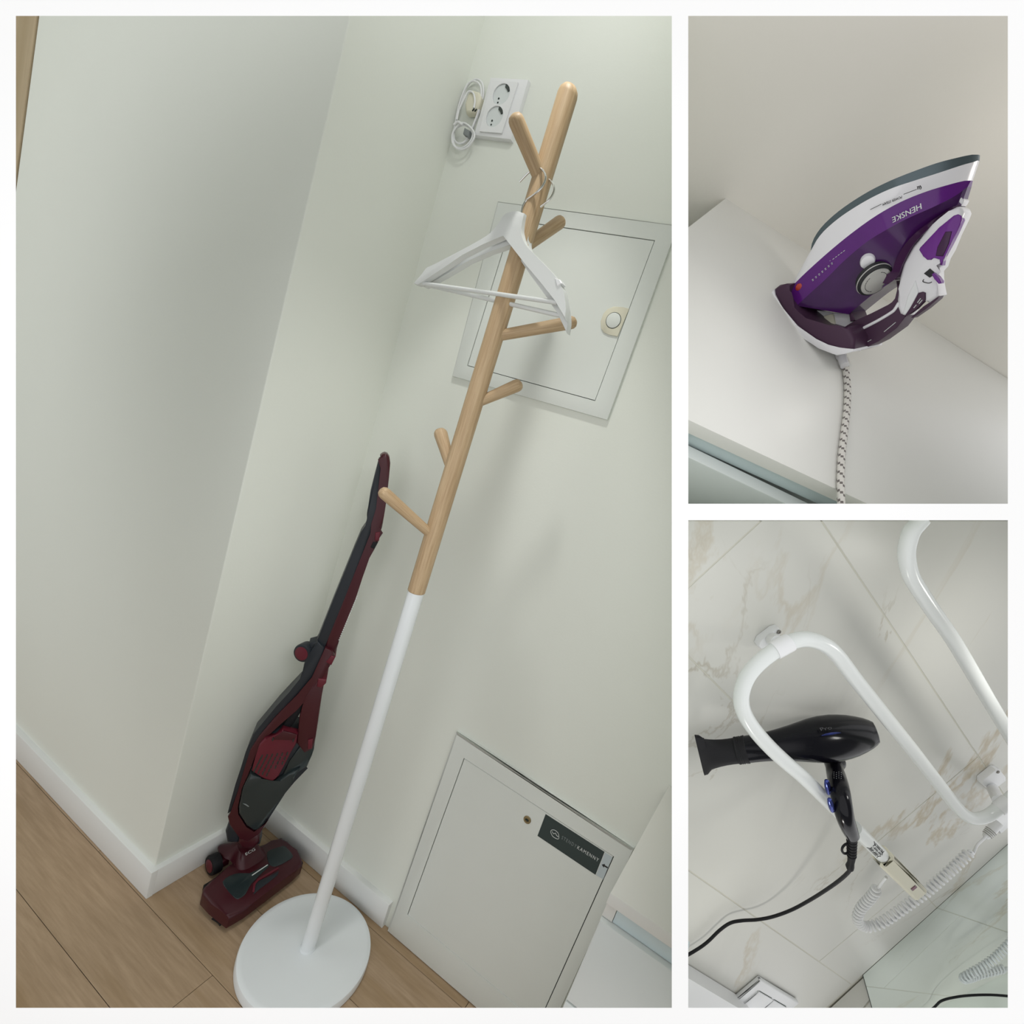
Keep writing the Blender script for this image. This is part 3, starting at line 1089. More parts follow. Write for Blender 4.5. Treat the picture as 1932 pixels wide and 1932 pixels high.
vslab('collar', [(625, 1237), (633, 1240), (625, 1256), (614, 1250)], 0.028, 0.05, BRED, vac, 0.003)
vslab('collar', [(600, 1281), (616, 1283), (615, 1290), (606, 1299), (597, 1296)], 0.029, 0.052, BRED, vac, 0.003)
vslab('column', [(579, 1312), (588, 1296), (598, 1286), (611, 1292), (606, 1318), (603, 1335), (599, 1365), (595.5, 1390), (591, 1413), (574, 1422), (559, 1402), (562, 1384), (564.5, 1352), (569.5, 1336), (574, 1322)], 0.027, 0.050, RED, vac, 0.004)
vslab('trigger', [(573, 1328), (567, 1344), (556, 1362), (548, 1373), (530, 1374), (544, 1353), (560, 1336)], 0.014, 0.022, MBLACK, vac, 0.003)
vslab('body_shell', [(500, 1390), (520, 1378), (533, 1373), (548, 1377), (565, 1384), (593, 1391), (590, 1410), (578, 1444), (574.8, 1447), (556, 1475), (538.6, 1496), (505, 1548), (492, 1566), (479, 1572), (463, 1562), (448, 1538), (456, 1489), (471, 1457), (486, 1410)], 0.020, 0.056, DARK, vac, 0.008)
mh = vslab('motor_housing', [(474, 1455), (481.6, 1429), (489, 1405), (500, 1393), (518, 1390), (532, 1378), (561, 1386), (559, 1404), (546, 1424), (536, 1444), (525.6, 1465), (513, 1477), (493, 1468)], 0.032, 0.02, BRED, vac, 0.004, label='bright red motor housing with rows of vent slots')
vslab('housing_lip', [(512, 1396), (535, 1379.5), (560, 1386.5), (556, 1397)], 0.0335, 0.004, RED, mh, 0.001)
for j in range(6):
    for i in range(6):
        if (j > 2 and i == 5) or (j > 3 and i > 3):
            continue
        cx = 360 + 0.2588 * (514 + 37 * i - 11 * j - (i * j) * 1.2)
        cy = 1320 + 0.2588 * (414 + 21 * j + i * (-4 + 2.6 * j))
        vslab('vent_slot', [(cx - 1.4, cy + 2.8), (cx + 0.9, cy - 3.2), (cx + 3.2, cy - 2.4), (cx + 0.9, cy + 3.6)], 0.0326, 0.003, GAP, mh, 0)
for u in ((514, 1395), (552.5, 1397)):
    vslab('housing_screw', [(u[0] - 1, u[1] + 3), (u[0] + 0.6, u[1] - 3), (u[0] + 2.4, u[1] - 2.4), (u[0] + 1, u[1] + 3.4)], 0.0345, 0.003, GAP, mh, 0)
dc = vslab('dust_cup', [(471, 1457.5), (492, 1469), (513, 1479), (526, 1470), (545, 1461), (566, 1450), (553, 1474), (538, 1496), (515, 1527), (498, 1556), (488, 1567), (478, 1569), (464, 1559.5), (449.5, 1536), (449, 1523), (458, 1488)], 0.033, 0.03, SMOKE, vac, 0.007, label='smoked clear dust cup')
vslab('cup_print', [(458, 1516), (464, 1517), (470, 1521.5), (468.5, 1522.5), (463, 1519)], 0.0335, 0.0006, GREYLETTER, dc, 0)
vslab('side_cover', [(594.5, 1394), (592, 1414), (588, 1426), (579, 1448), (562, 1457), (541, 1467), (532, 1463), (546, 1437), (566, 1408), (578, 1400)], 0.026, 0.03, SMOKE, vac, 0.004)
vslab('cover_clip', [(581, 1397), (590.5, 1394), (588.5, 1413), (580, 1414)], 0.030, 0.02, BRED, vac, 0.002)
kc = vp((571, 1232), 0.010)
kax = (VN * 0.86 + VL * 0.5).normalized()
put('cord_hook', lathe(kc - kax * 0.022, kax, [(0, 0.015), (0.003, 0.0205), (0.022, 0.0205), (0.0255, 0.0190), (0.0262, 0.0160)], 28), DARK, vac)
put('hook_disc', lathe(kc + kax * 0.003, kax, [(0, 0.0155), (0.002, 0.0150), (0.0026, 0.0125)], 28), BRED, vac)
vslab('hook_arm', [(583, 1214), (598, 1210), (612, 1216), (604, 1246), (588, 1252), (575, 1248)], 0.010, 0.026, DARK, vac, 0.005)


def dpx(x, y):
    return (370 + 0.14493 * x, 1480 + 0.14493 * y)


def vtop(name, dpts, z, depth, material, parent, bevel=0.002, soft=0, seg=3):
    q = [(*dpx(a, b), 0) for a, b in dpts]
    if soft:
        q = spline(q, soft, True)
    return put(name, prism([A.zp((p[0], p[1]), z) for p in q], (0, 0, -depth), bevel, seg), material, parent, 50)


vslab('swivel', [dpx(*q) for q in ((375, 620), (420, 515), (500, 560), (580, 700), (545, 765), (400, 765))], 0.012, 0.034, DARK, vac, 0.006)
vslab('swivel', [dpx(*q) for q in ((760, 690), (810, 650), (832, 720), (828, 790), (770, 790))], 0.010, 0.026, DARK, vac, 0.005)
vslab('neck', [dpx(*q) for q in ((555, 690), (660, 735), (815, 640), (815, 770), (740, 840), (600, 840), (545, 770))], 0.020, 0.036, RED, vac, 0.006)
hz = 0.045
hd = vtop('floor_head', [(1110, 685), (1200, 735), (1310, 850), (1385, 960), (1392, 1030), (1290, 1125), (1070, 1290), (820, 1480), (640, 1610), (430, 1730), (390, 1700), (200, 1545), (85, 1420), (95, 1340), (200, 1230), (450, 1085), (640, 930), (820, 800), (980, 730)], hz, 0.030, RED, vac, 0.007)
vtop('head_sole', [(1395, 1010), (1290, 1140), (1070, 1315), (820, 1500), (640, 1625), (440, 1750), (390, 1720), (200, 1570), (85, 1450), (100, 1300), (460, 1090), (830, 800), (1110, 690), (1330, 880)], 0.016, 0.0155, MBLACK, vac, 0.003)
vtop('head_inlay', [(925, 880), (1010, 840), (1140, 795), (1205, 850), (1265, 935), (1180, 1000), (1060, 1060), (985, 1060), (940, 1010)], hz + 0.0012, 0.004, SMOKE, hd, 0.001, 2)
vtop('head_inlay', [(345, 1265), (430, 1190), (560, 1150), (700, 1160), (930, 1035), (945, 1065), (860, 1150), (760, 1250), (690, 1330), (640, 1430), (540, 1490), (470, 1440), (400, 1360)], hz + 0.0012, 0.004, SMOKE, hd, 0.001, 2)
vtop('head_inlay', [(760, 1320), (800, 1260), (960, 1190), (1080, 1120), (1060, 1180), (960, 1260), (840, 1350), (750, 1430)], hz + 0.0010, 0.004, DARK, hd, 0.001)
vtop('head_trim', [(735, 1390), (745, 1290), (800, 1225), (1000, 1110), (1070, 1075), (1080, 1090), (960, 1165), (815, 1245), (770, 1300), (760, 1400)], hz + 0.0016, 0.004, BRED, hd, 0.0006)
vtop('head_print', [(725, 1178), (930, 1040), (936, 1048), (730, 1188)], hz + 0.0017, 0.0006, LETTER, hd, 0)
ring0 = spline([(*dpx(*q), 0) for q in ((455, 1000), (520, 1105), (600, 1130), (720, 1090), (900, 960), (880, 850), (720, 790), (480, 760), (340, 775), (280, 830), (360, 950))], 4, True)
ring1 = spline([(*dpx(*q), 0) for q in ((500, 900), (540, 1000), (600, 1020), (700, 980), (830, 880), (825, 800), (720, 750), (570, 735), (480, 750), (440, 790), (460, 850))], 4, True)
ring2 = spline([(*dpx(*q), 0) for q in ((545, 830), (575, 880), (620, 890), (690, 870), (780, 810), (800, 760), (730, 720), (640, 710), (580, 720), (545, 750), (540, 790))], 4, True)
r0 = [A.zp((p.x, p.y), hz - 0.002) for p in ring0]
r1 = [A.zp((p.x, p.y), hz + 0.014) for p in ring1]
r2 = [A.zp((p.x, p.y), hz + 0.030) for p in ring2]
bm = bmesh.new()
b_loft(bm, [list(x) for x in zip(r0, r1, r2)], True, True)
cone = put('head_hood', bm, RED, vac, 60)
pa, pb_ = A.zp(dpx(650, 925), hz + 0.020), A.zp(dpx(772, 855), hz + 0.0225)
pv = A.zp(dpx(690, 838), hz + 0.026)
vw_ = (CAM - pa).normalized() * 0.012
pa, pb_, pv = pa + vw_, pb_ + vw_, pv + vw_
words('logo', 'ECG', pa, pb_ - pa, pv - pa, 0.0085, 0.0004, LETTER, cone, width=(pb_ - pa).length)
wc = A.zp(dpx(178, 1060), 0.024)
wax = (V((-0.15, -0.98, 0.0))).normalized()
wh = put('wheel', lathe(wc - wax * 0.020, wax, [(0, 0.0205), (0.002, 0.0228), (0.018, 0.0228), (0.021, 0.0210), (0.0215, 0.0150)], 32), MBLACK, vac)
put('wheel_cap', lathe(wc + wax * 0.0005, wax, [(0, 0.0155), (0.0018, 0.0150), (0.0024, 0.0130)], 28), BRED, wh)
vtop('wheel_arm', [(290, 850), (340, 790), (430, 830), (440, 960), (350, 1010), (290, 960)], 0.040, 0.018, RED, vac, 0.004)
vtop('strap', [(205, 1740), (270, 1680), (370, 1740), (330, 1820), (310, 1825), (285, 1790), (240, 1760)], 0.014, 0.004, MBLACK, vac, 0.0008)

# ================================================================ ROOM B: steam iron on a white dresser top
bm = bmesh.new()
b_prism(bm, [B.yp(u, 0) for u in ((1292, -40), (2040, -40), (2040, 960), (1292, 620))], B.d(0, 0.02, 0))
struct('wall_desk', bm, PAINT2, 'warm white wall behind the steam iron')


def bx(x, base=791.6, sl=0.469):
    return base + sl * (x - 1298)


YF = B.M.inverted() @ B.zp((1440, bx(1440)), 0)
YF = YF.y
XE = 1668
ds = thing('dresser', 'white dresser with a broad top carrying the steam iron', 'dresser', B.zp((1560, 700), -0.2), B.M.to_3x3())
T1 = abs((B.M.inverted() @ B.yp((1298, 817), YF)).z)
T2 = abs((B.M.inverted() @ B.yp((1298, 836), YF + 0.006)).z)
top = [(1370, 373), (2040, 803), (2040, 960), (XE, bx(XE)), (1291.5, bx(1291.5)), (1291.5, 433.8)]
put('top_board', prism([B.zp(u, 0.0) for u in top], -B.z * T1, 0.0012, 2), DRESSER, ds)
inv = B.M.inverted()


def xb(u, y):
    return (inv @ B.yp(u, y)).x


def ybar(x0u, x1u, y, z1, z0, depth, bev):
    xa, xb_ = xb(x0u, y), xb(x1u, y)
    return prism([B.p(xa, y, z1), B.p(xb_, y, z1), B.p(xb_, y, z0), B.p(xa, y, z0)], B.d(0, depth, 0), bev, 2)


put('glass_strip', ybar((1291.5, 812), (1630, 972), YF + 0.007, -T1 - 0.0003, -T2 - 0.004, 0.012, 0.0004), GLASS, ds)
T3 = T2 + 0.0012
pd = inv @ B.zp((1298, 862), -T3)


def tri(y, ya, yb, depth, bev):
    """front face between the picture's left edge and its foot"""
    return prism([B.yp(u, y) for u in ((1291.5, ya), (yb, 971.5), (1291.5, 971.5))], B.d(0, depth, 0), bev, 2)


put('drawer_front', tri(pd.y, 859, 1528, abs(pd.y - YF) + 0.004, 0.002), DRESSERF, ds, 30)
put('gap_backing', tri(YF + 0.0195, 800, 1640, 0.003, 0), DRESSERF, ds)

# ---------------------------------------------------------------- the iron
ib = math.radians(-50)
IH, IW = B.d(math.cos(ib), math.sin(ib), 0), B.d(math.sin(ib), -math.cos(ib), 0)
IO = B.p(0, 0, 0) + IW * 0.24


def ip(u, w=0.0):
    d = ray(u)
    return CAM + d * ((IO + IW * w - CAM).dot(IW) / d.dot(IW))


def flip(p, w):
    return p - IW * (2 * w)


iron = thing('steam_iron', 'white and purple steam iron standing on its heel on the dresser top', 'iron', ip((1560, 640), 0.0) - B.z * 0.02, B.M.to_3x3())


def curve(pts, wmax, n=34, p=0.62, k=0.42, w0=0.003, tail=None):
    q = resample(spline([(a, b, 0) for a, b in pts], 6), n)
    out = []
    for i, a in enumerate(q):
        s = i / (n - 1)
        w = max(w0, wmax * min(1.0, (s / k)) ** p)
        if tail and s > tail[0]:
            w *= 1 - (1 - tail[1]) * ((s - tail[0]) / (1 - tail[0])) ** 2
        P = ip((a.x, a.y), w)
        out.append((P, w))
    return [a[0] for a in out], [flip(*a) for a in out]


cA = [(1845.6, 291.8), (1836, 291.5), (1817, 295), (1771.6, 306.4), (1726, 322.4), (1680.5, 340.6), (1635, 363.4), (1589.4, 393), (1557.5, 420.3), (1539.3, 443), (1530.5, 463), (1529.7, 471)]
cB = [(1844.6, 303), (1834, 306.5), (1817, 311), (1771.6, 326), (1726, 340.6), (1680.5, 356), (1635, 378), (1589.4, 406.6), (1557.5, 433), (1541.6, 452), (1533.8, 466), (1530.2, 473)]
cC = [(1832, 340.5), (1820, 341), (1794, 347.4), (1748.8, 361), (1703, 379.3), (1657.7, 404), (1612, 436), (1566.6, 472.7), (1521, 513.6), (1496, 538.7), (1484.6, 553.5)]
cD = [(1826, 352), (1800, 371), (1760, 391), (1714.6, 411), (1675, 432), (1635, 456.7), (1595, 490), (1557.5, 527), (1530, 552), (1503, 577)]
cE = [(1812.5, 389), (1794, 397.5), (1771, 414), (1748.8, 434), (1721.5, 463.5), (1703, 497.7), (1695, 518), (1687, 528), (1676, 536), (1648.6, 554), (1614, 582), (1601, 593)]
TL = (0.86, 0.90)
A1, A2 = curve(cA, 0.054, tail=TL)
B1, B2 = curve(cB, 0.0545, tail=TL)
C1, C2 = curve(cC, 0.0525, tail=(0.8, 0.92))
D1, D2 = curve(cD, 0.046, w0=0.006)
E1, E2 = curve(cE, 0.024, w0=0.008)
bm = bmesh.new()
b_loft(bm, [A2, A1, B1, B2])
put('soleplate', bm, SOLE, iron, 40)
bm = bmesh.new()
b_loft(bm, [B2, B1, C1, C2])
sk_ = put('skirt', bm, IWHITE, iron, 40)
bm = bmesh.new()
b_loft(bm, [C2, C1, D1, D2])
tank = put('water_tank', bm, PURPLE, iron, 24, label='translucent purple water tank')
bm = bmesh.new()
b_loft(bm, [D2, D1, E1, E2])
put('tank_deck', bm, TPURPLE, iron, 24, label='darker purple upper deck of the tank')
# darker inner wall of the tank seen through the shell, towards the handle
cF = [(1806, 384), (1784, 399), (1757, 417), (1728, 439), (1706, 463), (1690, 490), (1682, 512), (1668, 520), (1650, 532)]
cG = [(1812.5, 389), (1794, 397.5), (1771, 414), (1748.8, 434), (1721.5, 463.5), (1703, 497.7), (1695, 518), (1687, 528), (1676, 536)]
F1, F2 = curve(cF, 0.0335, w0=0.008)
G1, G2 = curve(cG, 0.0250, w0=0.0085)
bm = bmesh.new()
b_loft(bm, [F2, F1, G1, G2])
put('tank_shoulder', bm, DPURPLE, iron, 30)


def islab(name, pts, w, thick, material, parent, bevel=0.003, seg=3, soft=0, label=None):
    q = [(a, b, 0) for a, b in pts]
    if soft:
        q = spline(q, soft, True)
    return put(name, prism([ip((a[0], a[1]), w) for a in q], -IW * thick, bevel, seg), material, parent, 50, label)


# heel
heel_out = [(1495, 534.5), (1484, 535), (1468.7, 537.6), (1459.5, 545), (1459.6, 557), (1475.5, 586.6), (1505, 618.5), (1539, 645.8), (1562, 656), (1585, 658.6), (1610, 661)]
heel_in = [(1612, 640), (1600, 616), (1580, 622), (1562, 621.5), (1539, 614.5), (1521, 600.5), (1506, 588), (1499, 580), (1490, 566), (1486, 552)]
rim = [(1458.5, 546), (1452, 557), (1453, 568.4), (1471, 598), (1509.7, 636.7), (1543.9, 657.2), (1571, 667.6), (1578, 671), (1594, 667.5), (1610, 663.5), (1610, 659), (1585, 656), (1562, 653), (1539, 642), (1505, 615), (1475.5, 583), (1462, 556)]
islab('heel_rim', rim, 0.060, 0.088, IWHITE, iron, 0.003, label='white rubber-edged heel rest')
islab('heel_shell', heel_out + heel_in, 0.0585, 0.086, GPURPLE, iron, 0.006)
islab('heel_inside', [(1497, 577), (1525, 583), (1567, 590), (1604, 592), (1610, 610), (1585, 627), (1560, 627), (1535, 619), (1515, 602)], 0.010, 0.02, IWHITE, iron, 0.002)
hi = islab('heel_rib', [(1553, 596), (1571, 592), (1577, 622), (1566, 624)], 0.014, 0.006, CREAM, iron, 0.001)
islab('tank_foot', [(1600, 583), (1606, 585), (1613, 604), (1604, 607)], 0.020, 0.04, GPURPLE, iron, 0.001)
# grip and handle
islab('grip', [(1690.5, 530), (1694, 548), (1690, 563.7), (1684, 571), (1676, 576.5), (1645, 590.5), (1612, 605.5), (1598, 614), (1586, 622), (1590, 648), (1600, 658), (1612, 662), (1623.6, 661), (1657.7, 644), (1691.9, 619), (1709, 597), (1700, 575), (1697, 545)], 0.018, 0.036, GPURPLE, iron, 0.006)
stripe = [(1696, 571), (1690, 581), (1682.8, 588.8), (1656, 605), (1625.9, 620.7), (1611, 631), (1601, 640), (1597.6, 647.5), (1602, 655), (1612, 658.5), (1624, 659.6)]
put('grip_stripe', tube(spline([ip(u, 0.0182) for u in stripe], 6), 0.0021, 10), IWHITE, iron)
for a, b in (((1668, 626), (1690, 608)), ((1628, 649), (1644, 641))):
    put('grip_line', tube([ip(a, 0.0182), ip(b, 0.0182)], 0.0005, 6), LETTER, iron)
shell = [(1803, 390), (1809, 389.5), (1814.8, 393.5), (1818, 402), (1814.8, 411), (1800, 442), (1788, 472), (1778.4, 488.6), (1774, 503), (1766, 512), (1766, 524), (1768, 540), (1771.6, 558), (1752, 573), (1743, 560), (1733, 560), (1722, 580), (1712, 595.5), (1705.5, 596), (1697, 592.5), (1692, 579), (1691.5, 566), (1695, 545), (1697, 520), (1703.5, 497.5), (1721.5, 463.5), (1748.8, 433), (1771, 413), (1790, 398)]
hs = islab('handle_shell', shell, 0.021, 0.026, IWHITE, iron, 0.006, label='glossy white upper handle shell')
islab('trigger_window', [(1733.5, 471.5), (1735.5, 467), (1771.6, 429.4), (1798.9, 406.6), (1807, 404), (1813, 407), (1815, 415.5), (1806, 436), (1794, 460), (1780, 486), (1777.5, 501), (1773, 500), (1775.5, 488), (1763, 484), (1757, 490.5), (1749, 490.5), (1742, 484)], 0.0222, 0.010, VIOLET, hs, 0.002)
islab('spray_trigger', [(1783, 437), (1796, 436), (1790, 460), (1779, 484), (1764.5, 483), (1768, 466)], 0.0232, 0.006, DPURPLE, hs, 0.0015)
islab('lever_slot', [(1743, 516), (1754.5, 506.5), (1766, 516), (1754, 524)], 0.0214, 0.003, INK, hs, 0)
islab('steam_lever', [(1757, 518), (1761, 514.5), (1769, 522), (1775.5, 530.5), (1775, 535), (1770, 535.5), (1763, 527)], 0.028, 0.010, VIOLET, hs, 0.0025)
put('lever_scale', tube(spline([ip(u, 0.0214) for u in ((1743, 527), (1741, 531), (1748, 533.5), (1753, 534), (1758, 532))], 3), 0.0005, 6), INK, hs)
islab('facet', [(1727, 529), (1733, 552), (1712, 592), (1703, 594), (1712, 560)], 0.0220, 0.004, WPLAST, hs, 0.001)
bt = islab('side_button', [(1732, 552.5), (1740, 550.5), (1745.4, 552.4), (1745.4, 566), (1729, 583), (1709, 597.5), (1707, 595), (1722, 573)], 0.0238, 0.008, GPURPLE, hs, 0.002)
for a, b in (((1724, 581), (1729, 575)), ((1731, 571), (1737, 563)), ((1734, 573), (1740, 566))):
    put('button_print', tube([ip(a, 0.0242), ip(b, 0.0242)], 0.0006, 6), LETTER, bt)
islab('top_button', [(1771.6, 558.5), (1769, 564), (1748, 582), (1722, 600), (1718, 599), (1742, 578)], 0.019, 0.016, GPURPLE, hs, 0.002)
islab('spray_nozzle', [(1804, 377), (1813, 370), (1819.5, 377.5), (1817, 383), (1813, 388.5)], 0.008, 0.016, IWHITE, iron, 0.002)
# dial, steam button, lamp
dax = (IH * 0.83 + IW * 0.42 + B.z * 0.12).normalized()
dc_ = ip((1652, 531), 0.037)
dl = put('dial', lathe(dc_ - dax * 0.012, dax, [(0, 0.0205), (0.004, 0.0215), (0.0105, 0.0212), (0.012, 0.0200)], 40), INK, iron, label='black rimmed silver temperature dial')
put('dial_face', lathe(dc_, dax, [(0, 0.0182), (0.0012, 0.0180), (0.0016, 0.0172)], 40), SILVER, dl)
put('dial_ring', tube(circle(dc_ - dax * 0.0045, dax.orthogonal().normalized(), dax.cross(dax.orthogonal().normalized()), 0.0215, 40), 0.0008, 6, True), SILVER, dl)
o1 = dax.orthogonal().normalized()
o2 = dax.cross(o1)
dp = bmesh.new()
for k in range(26):
    if k % 13 < 9:
        a = 2 * math.pi * k / 26
        pc = dc_ + dax * 0.0017 + (o1 * math.cos(a) + o2 * math.sin(a)) * 0.0135
        b_tube(dp, [pc - (o1 * -math.sin(a) + o2 * math.cos(a)) * 0.0012, pc + (o1 * -math.sin(a) + o2 * math.cos(a)) * 0.0012], 0.00035, 5)
put('dial_print', dp, INK, dl, 0)
sax = (IW * 0.80 + IH * 0.58).normalized()
put('steam_button', lathe(ip((1637, 493), 0.040) - sax * 0.006, sax, [(0, 0.0090), (0.007, 0.0090), (0.0095, 0.0080), (0.0105, 0.0055), (0.0108, 0.001)], 32), IWHITE, iron, label='round white spray button')
put('lamp_lens', lathe(ip((1509, 542), 0.0475) - sax * 0.002, sax, [(0, 0.0060), (0.003, 0.0058), (0.0042, 0.0040), (0.0046, 0.001)], 24), REDLAMP, iron, label='small red lamp lens')
# writing, upside down because the iron stands on its heel
wt = 0.0500
p0, p1 = ip((1737.5, 383.5), wt), ip((1683.0, 410.5), wt)
words('brand', 'HENSKE', p0, p1 - p0, ip((1741, 391), wt) - p0, 0.0090, 0.0005, LETTER, tank, width=(p1 - p0).length)
wt = 0.0556
p0, p1 = ip((1701.5, 369.2), wt), ip((1665.5, 383.6), wt)
words('print', 'POWER STEAM', p0, p1 - p0, ip((1704, 375), wt) - p0, 0.0040, 0.0003, INK, sk_, width=(p1 - p0).length)
for a, b in (((1729, 357.5), (1705, 366.5)), ((1663, 385), (1642, 395.5))):
    put('print_line', tube([ip(a, wt), ip(b, wt)], 0.00035, 6), INK, sk_)
lf = bmesh.new()
for dx in (-3, 0, 3):
    b_tube(lf, spline([ip((1733 + dx * 0.9, 351 - dx * 0.3), wt), ip((1735 + dx, 354), wt), ip((1733.5 + dx, 357.5), wt)], 3), 0.0005, 5)
put('steam_mark', lf, INK, sk_, 0)
ti = bmesh.new()
for r_ in range(2):
    for k in range(7):
        a = k / 6
        x, y = 1527.5 + 36 * a + 4.5 * r_, 522 - 31 * a + 6 * r_
        b_tube(ti, [ip((x, y), 0.0495), ip((x + 2.6, y - 1.6), 0.0495)], 0.00045, 5)
        b_tube(ti, [ip((x + 1, y + 2), 0.0495), ip((x + 3.2, y + 0.6), 0.0495)], 0.00035, 5)
for k in range(5):
    a = k / 4
    b_tube(ti, [ip((1571 + 20 * a, 489.5 - 15 * a), 0.0498), ip((1574 + 20 * a, 487.2 - 15 * a), 0.0498)], 0.0004, 5)
put('care_symbols', ti, LETTER, tank, 0)
# cord
cz = 0.0048
sl = [ip((1583, 662), 0.0), ip((1587, 672), 0.012), B.zp((1594, 690), cz + 0.004)]
put('cord_guard', tube(spline(sl, 4), [0.0075] * 5 + [0.0062] * 4, 16), IWHITE, iron)
cpx = [(1592, 684), (1596, 700), (1599, 730), (1598, 770), (1593, 815), (1588, 860), (1586, 905), (1587, 945), (1588, 972)]
cpt = [B.zp(u, cz) for u in cpx]
cpt[0] = cpt[0] + B.z * 0.003
put('cord', tube(resample(spline(cpt, 8), 80), 0.0046, 14, uv=True), CORD, iron, 60, label='white braided cord with dark flecks')

# ================================================================ ROOM C: tiled bathroom corner
CI = C.M.inverted()
TX = [-1.259, -0.568, 0.1225]
CX, CZ, CXT, CZT = 0.464, -0.262, 0.430, 0.139      # corner line, leaning a little


def cornx(z):
    return CX + (CXT - CX) * (z - CZ) / (CZT - CZ)


ZG = [-0.534, -0.293, -0.0525, 0.187, 0.427, 0.60]
G = 0.0011
bm = bmesh.new()
b_prism(bm, [C.yp(u, 0.0006) for u in ((1292, 983.5), (2040, 983.5), (2040, 1990), (1292, 1990))], C.d(0, 0.02, 0))
wt_ = struct('wall_tiled', bm, GROUT, 'bathroom wall of pale marble tiles with gold veins')


def clip_poly(poly, p, n):
    out = []
    for i in range(len(poly)):
        a, b = poly[i], poly[(i + 1) % len(poly)]
        da, db = (a - p).dot(n), (b - p).dot(n)
        if da >= 0:
            out.append(a)
        if da * db < 0:
            out.append(a.lerp(b, da / (da - db)))
    return out


# tiles, cut where the dividing walls meet them
side_n = ray((1291.5, 0)).cross(ray((1291.5, 1000)))
if side_n.dot(ray((1600, 1441))) < 0:
    side_n = -side_n
top_n = ray((0, 982.5)).cross(ray((1000, 982.5)))
if top_n.dot(ray((1600, 1441))) < 0:
    top_n = -top_n
for r in range(len(ZG) - 1):
    z0, z1 = ZG[r] + G, ZG[r + 1] - G
    js = TX + [None]
    if r in (0, 1):
        js = [-0.96, 0.31, None] if r else [-0.27, None]
    elif r == 3:
        js = [-1.02, 0.36, None]
    xs = [-1.6] + js
    for a, b in zip(xs, xs[1:]):
        xa0, xa1 = a + G, a + G
        if b is None:
            xb0, xb1 = cornx(z0) - G, cornx(z1) - G
        else:
            xb0 = xb1 = b - G
        poly = [C.p(xa0, 0, z0), C.p(xb0, 0, z0), C.p(xb1, 0, z1), C.p(xa1, 0, z1)]
        poly = clip_poly(poly, CAM, side_n)
        poly = clip_poly(poly, CAM, top_n) if len(poly) > 2 else poly
        if len(poly) > 2:
            put('tile', prism(poly, C.d(0, 0.0030, 0), 0.0004, 1), MARBLE, wt_, 0)

# wall at right angles, with the mirror on it
MN = (V((CZT - CZ, 0, CX - CXT)).normalized() + V((0, 0.055, 0))).normalized()


def mp_(u, off=0.0):
    return C.hit(u, (CX + off, 0, CZ), tuple(MN))


bm = bmesh.new()
b_prism(bm, [mp_(u, 0.0085) for u in ((1470, 1990), (1633, 1842), (1925, 1580), (1925, 1990))], C.d(0.02, 0, 0))
ws = struct('wall_mirror', bm, GROUT, 'tiled bathroom side wall carrying the mirror')
for q in (((1476, 1986), (1631, 1842.5), (1652, 1871), (1560, 1986)), ((1654, 1873.5), (1700, 1935), (1760, 1986), (1564, 1986))):
    put('tile', prism([mp_(u, 0.0060) for u in q], C.d(0.0024, 0, 0), 0.0005, 1), MARBLE, ws, 0)
mi = thing('mirror', 'wall mirror in the corner reflecting the coiled cord', 'mirror', mp_((1800, 1800)), C.M.to_3x3())
mq = [(1628.5, 1839.5), (1935, 1562.5), (1935, 1960), (1662, 1960)]
put('mirror_plate', prism([mp_(u, 0.0) for u in mq], C.d(0.0008, 0, 0)), MIRROR, mi, 0)
put('mirror_edge', prism([mp_(u, 0.0010) for u in ((1627, 1839), (1935, 1560.5), (1935, 1962), (1661, 1962))], C.d(0.0035, 0, 0)), mat('dark mirror edge', (0.06, 0.07, 0.065), rough=0.4), mi, 0)

# ---------------------------------------------------------------- heated towel rail
YR = -0.085
rail = thing('towel_rail', 'white serpentine heated towel rail with a coiled cable on the tiled wall', 'towel rail', C.yp((1600, 1500), 0), C.M.to_3x3())
path = [(1735, 1683), (1700, 1650), (1640, 1590), (1600, 1550), (1563, 1513), (1515, 1466), (1480, 1436), (1450.5, 1408), (1425, 1379), (1406, 1350), (1398.5, 1323), (1402, 1296), (1414, 1271), (1435, 1248), (1463, 1227), (1490, 1212), (1521, 1206), (1553, 1215), (1579, 1236), (1611, 1278), (1643, 1318), (1675, 1358), (1724, 1419), (1771.5, 1480), (1797, 1513), (1816.4, 1534), (1836, 1544), (1861, 1540.5), (1884, 1525), (1905, 1508), (1925, 1486), (1934, 1458), (1925, 1423), (1900, 1379), (1860, 1312), (1819, 1242), (1794, 1201), (1759, 1151), (1731, 1108), (1718, 1084), (1711.5, 1058), (1711, 1034), (1719, 1005), (1731, 989), (1740, 979)]
P3 = [C.yp(u, YR) for u in path]
cc = C.yp((1398.5, 1323), YR)
RR = 0.5 * (ray_dist(cc, (1383, 1323)) + ray_dist(cc, (1414, 1323)))
put('rail_tube', tube(spline(P3[3:], 6), RR, 28), RAIL, rail, 60)


def along(u, half, r0, material, name, prof=None, parent=None):
    """short collar on the rail around u"""
    c = C.yp(u, YR)
    i = min(range(len(P3) - 1), key=lambda k: ((P3[k] + P3[k + 1]) / 2 - c).length)
    ax = (P3[i + 1] - P3[i]).normalized()
    pr = prof or [(-half, RR), (-half, r0), (half, r0), (half, RR)]
    return put(name, lathe(c, ax, pr, 32), material, parent or rail)


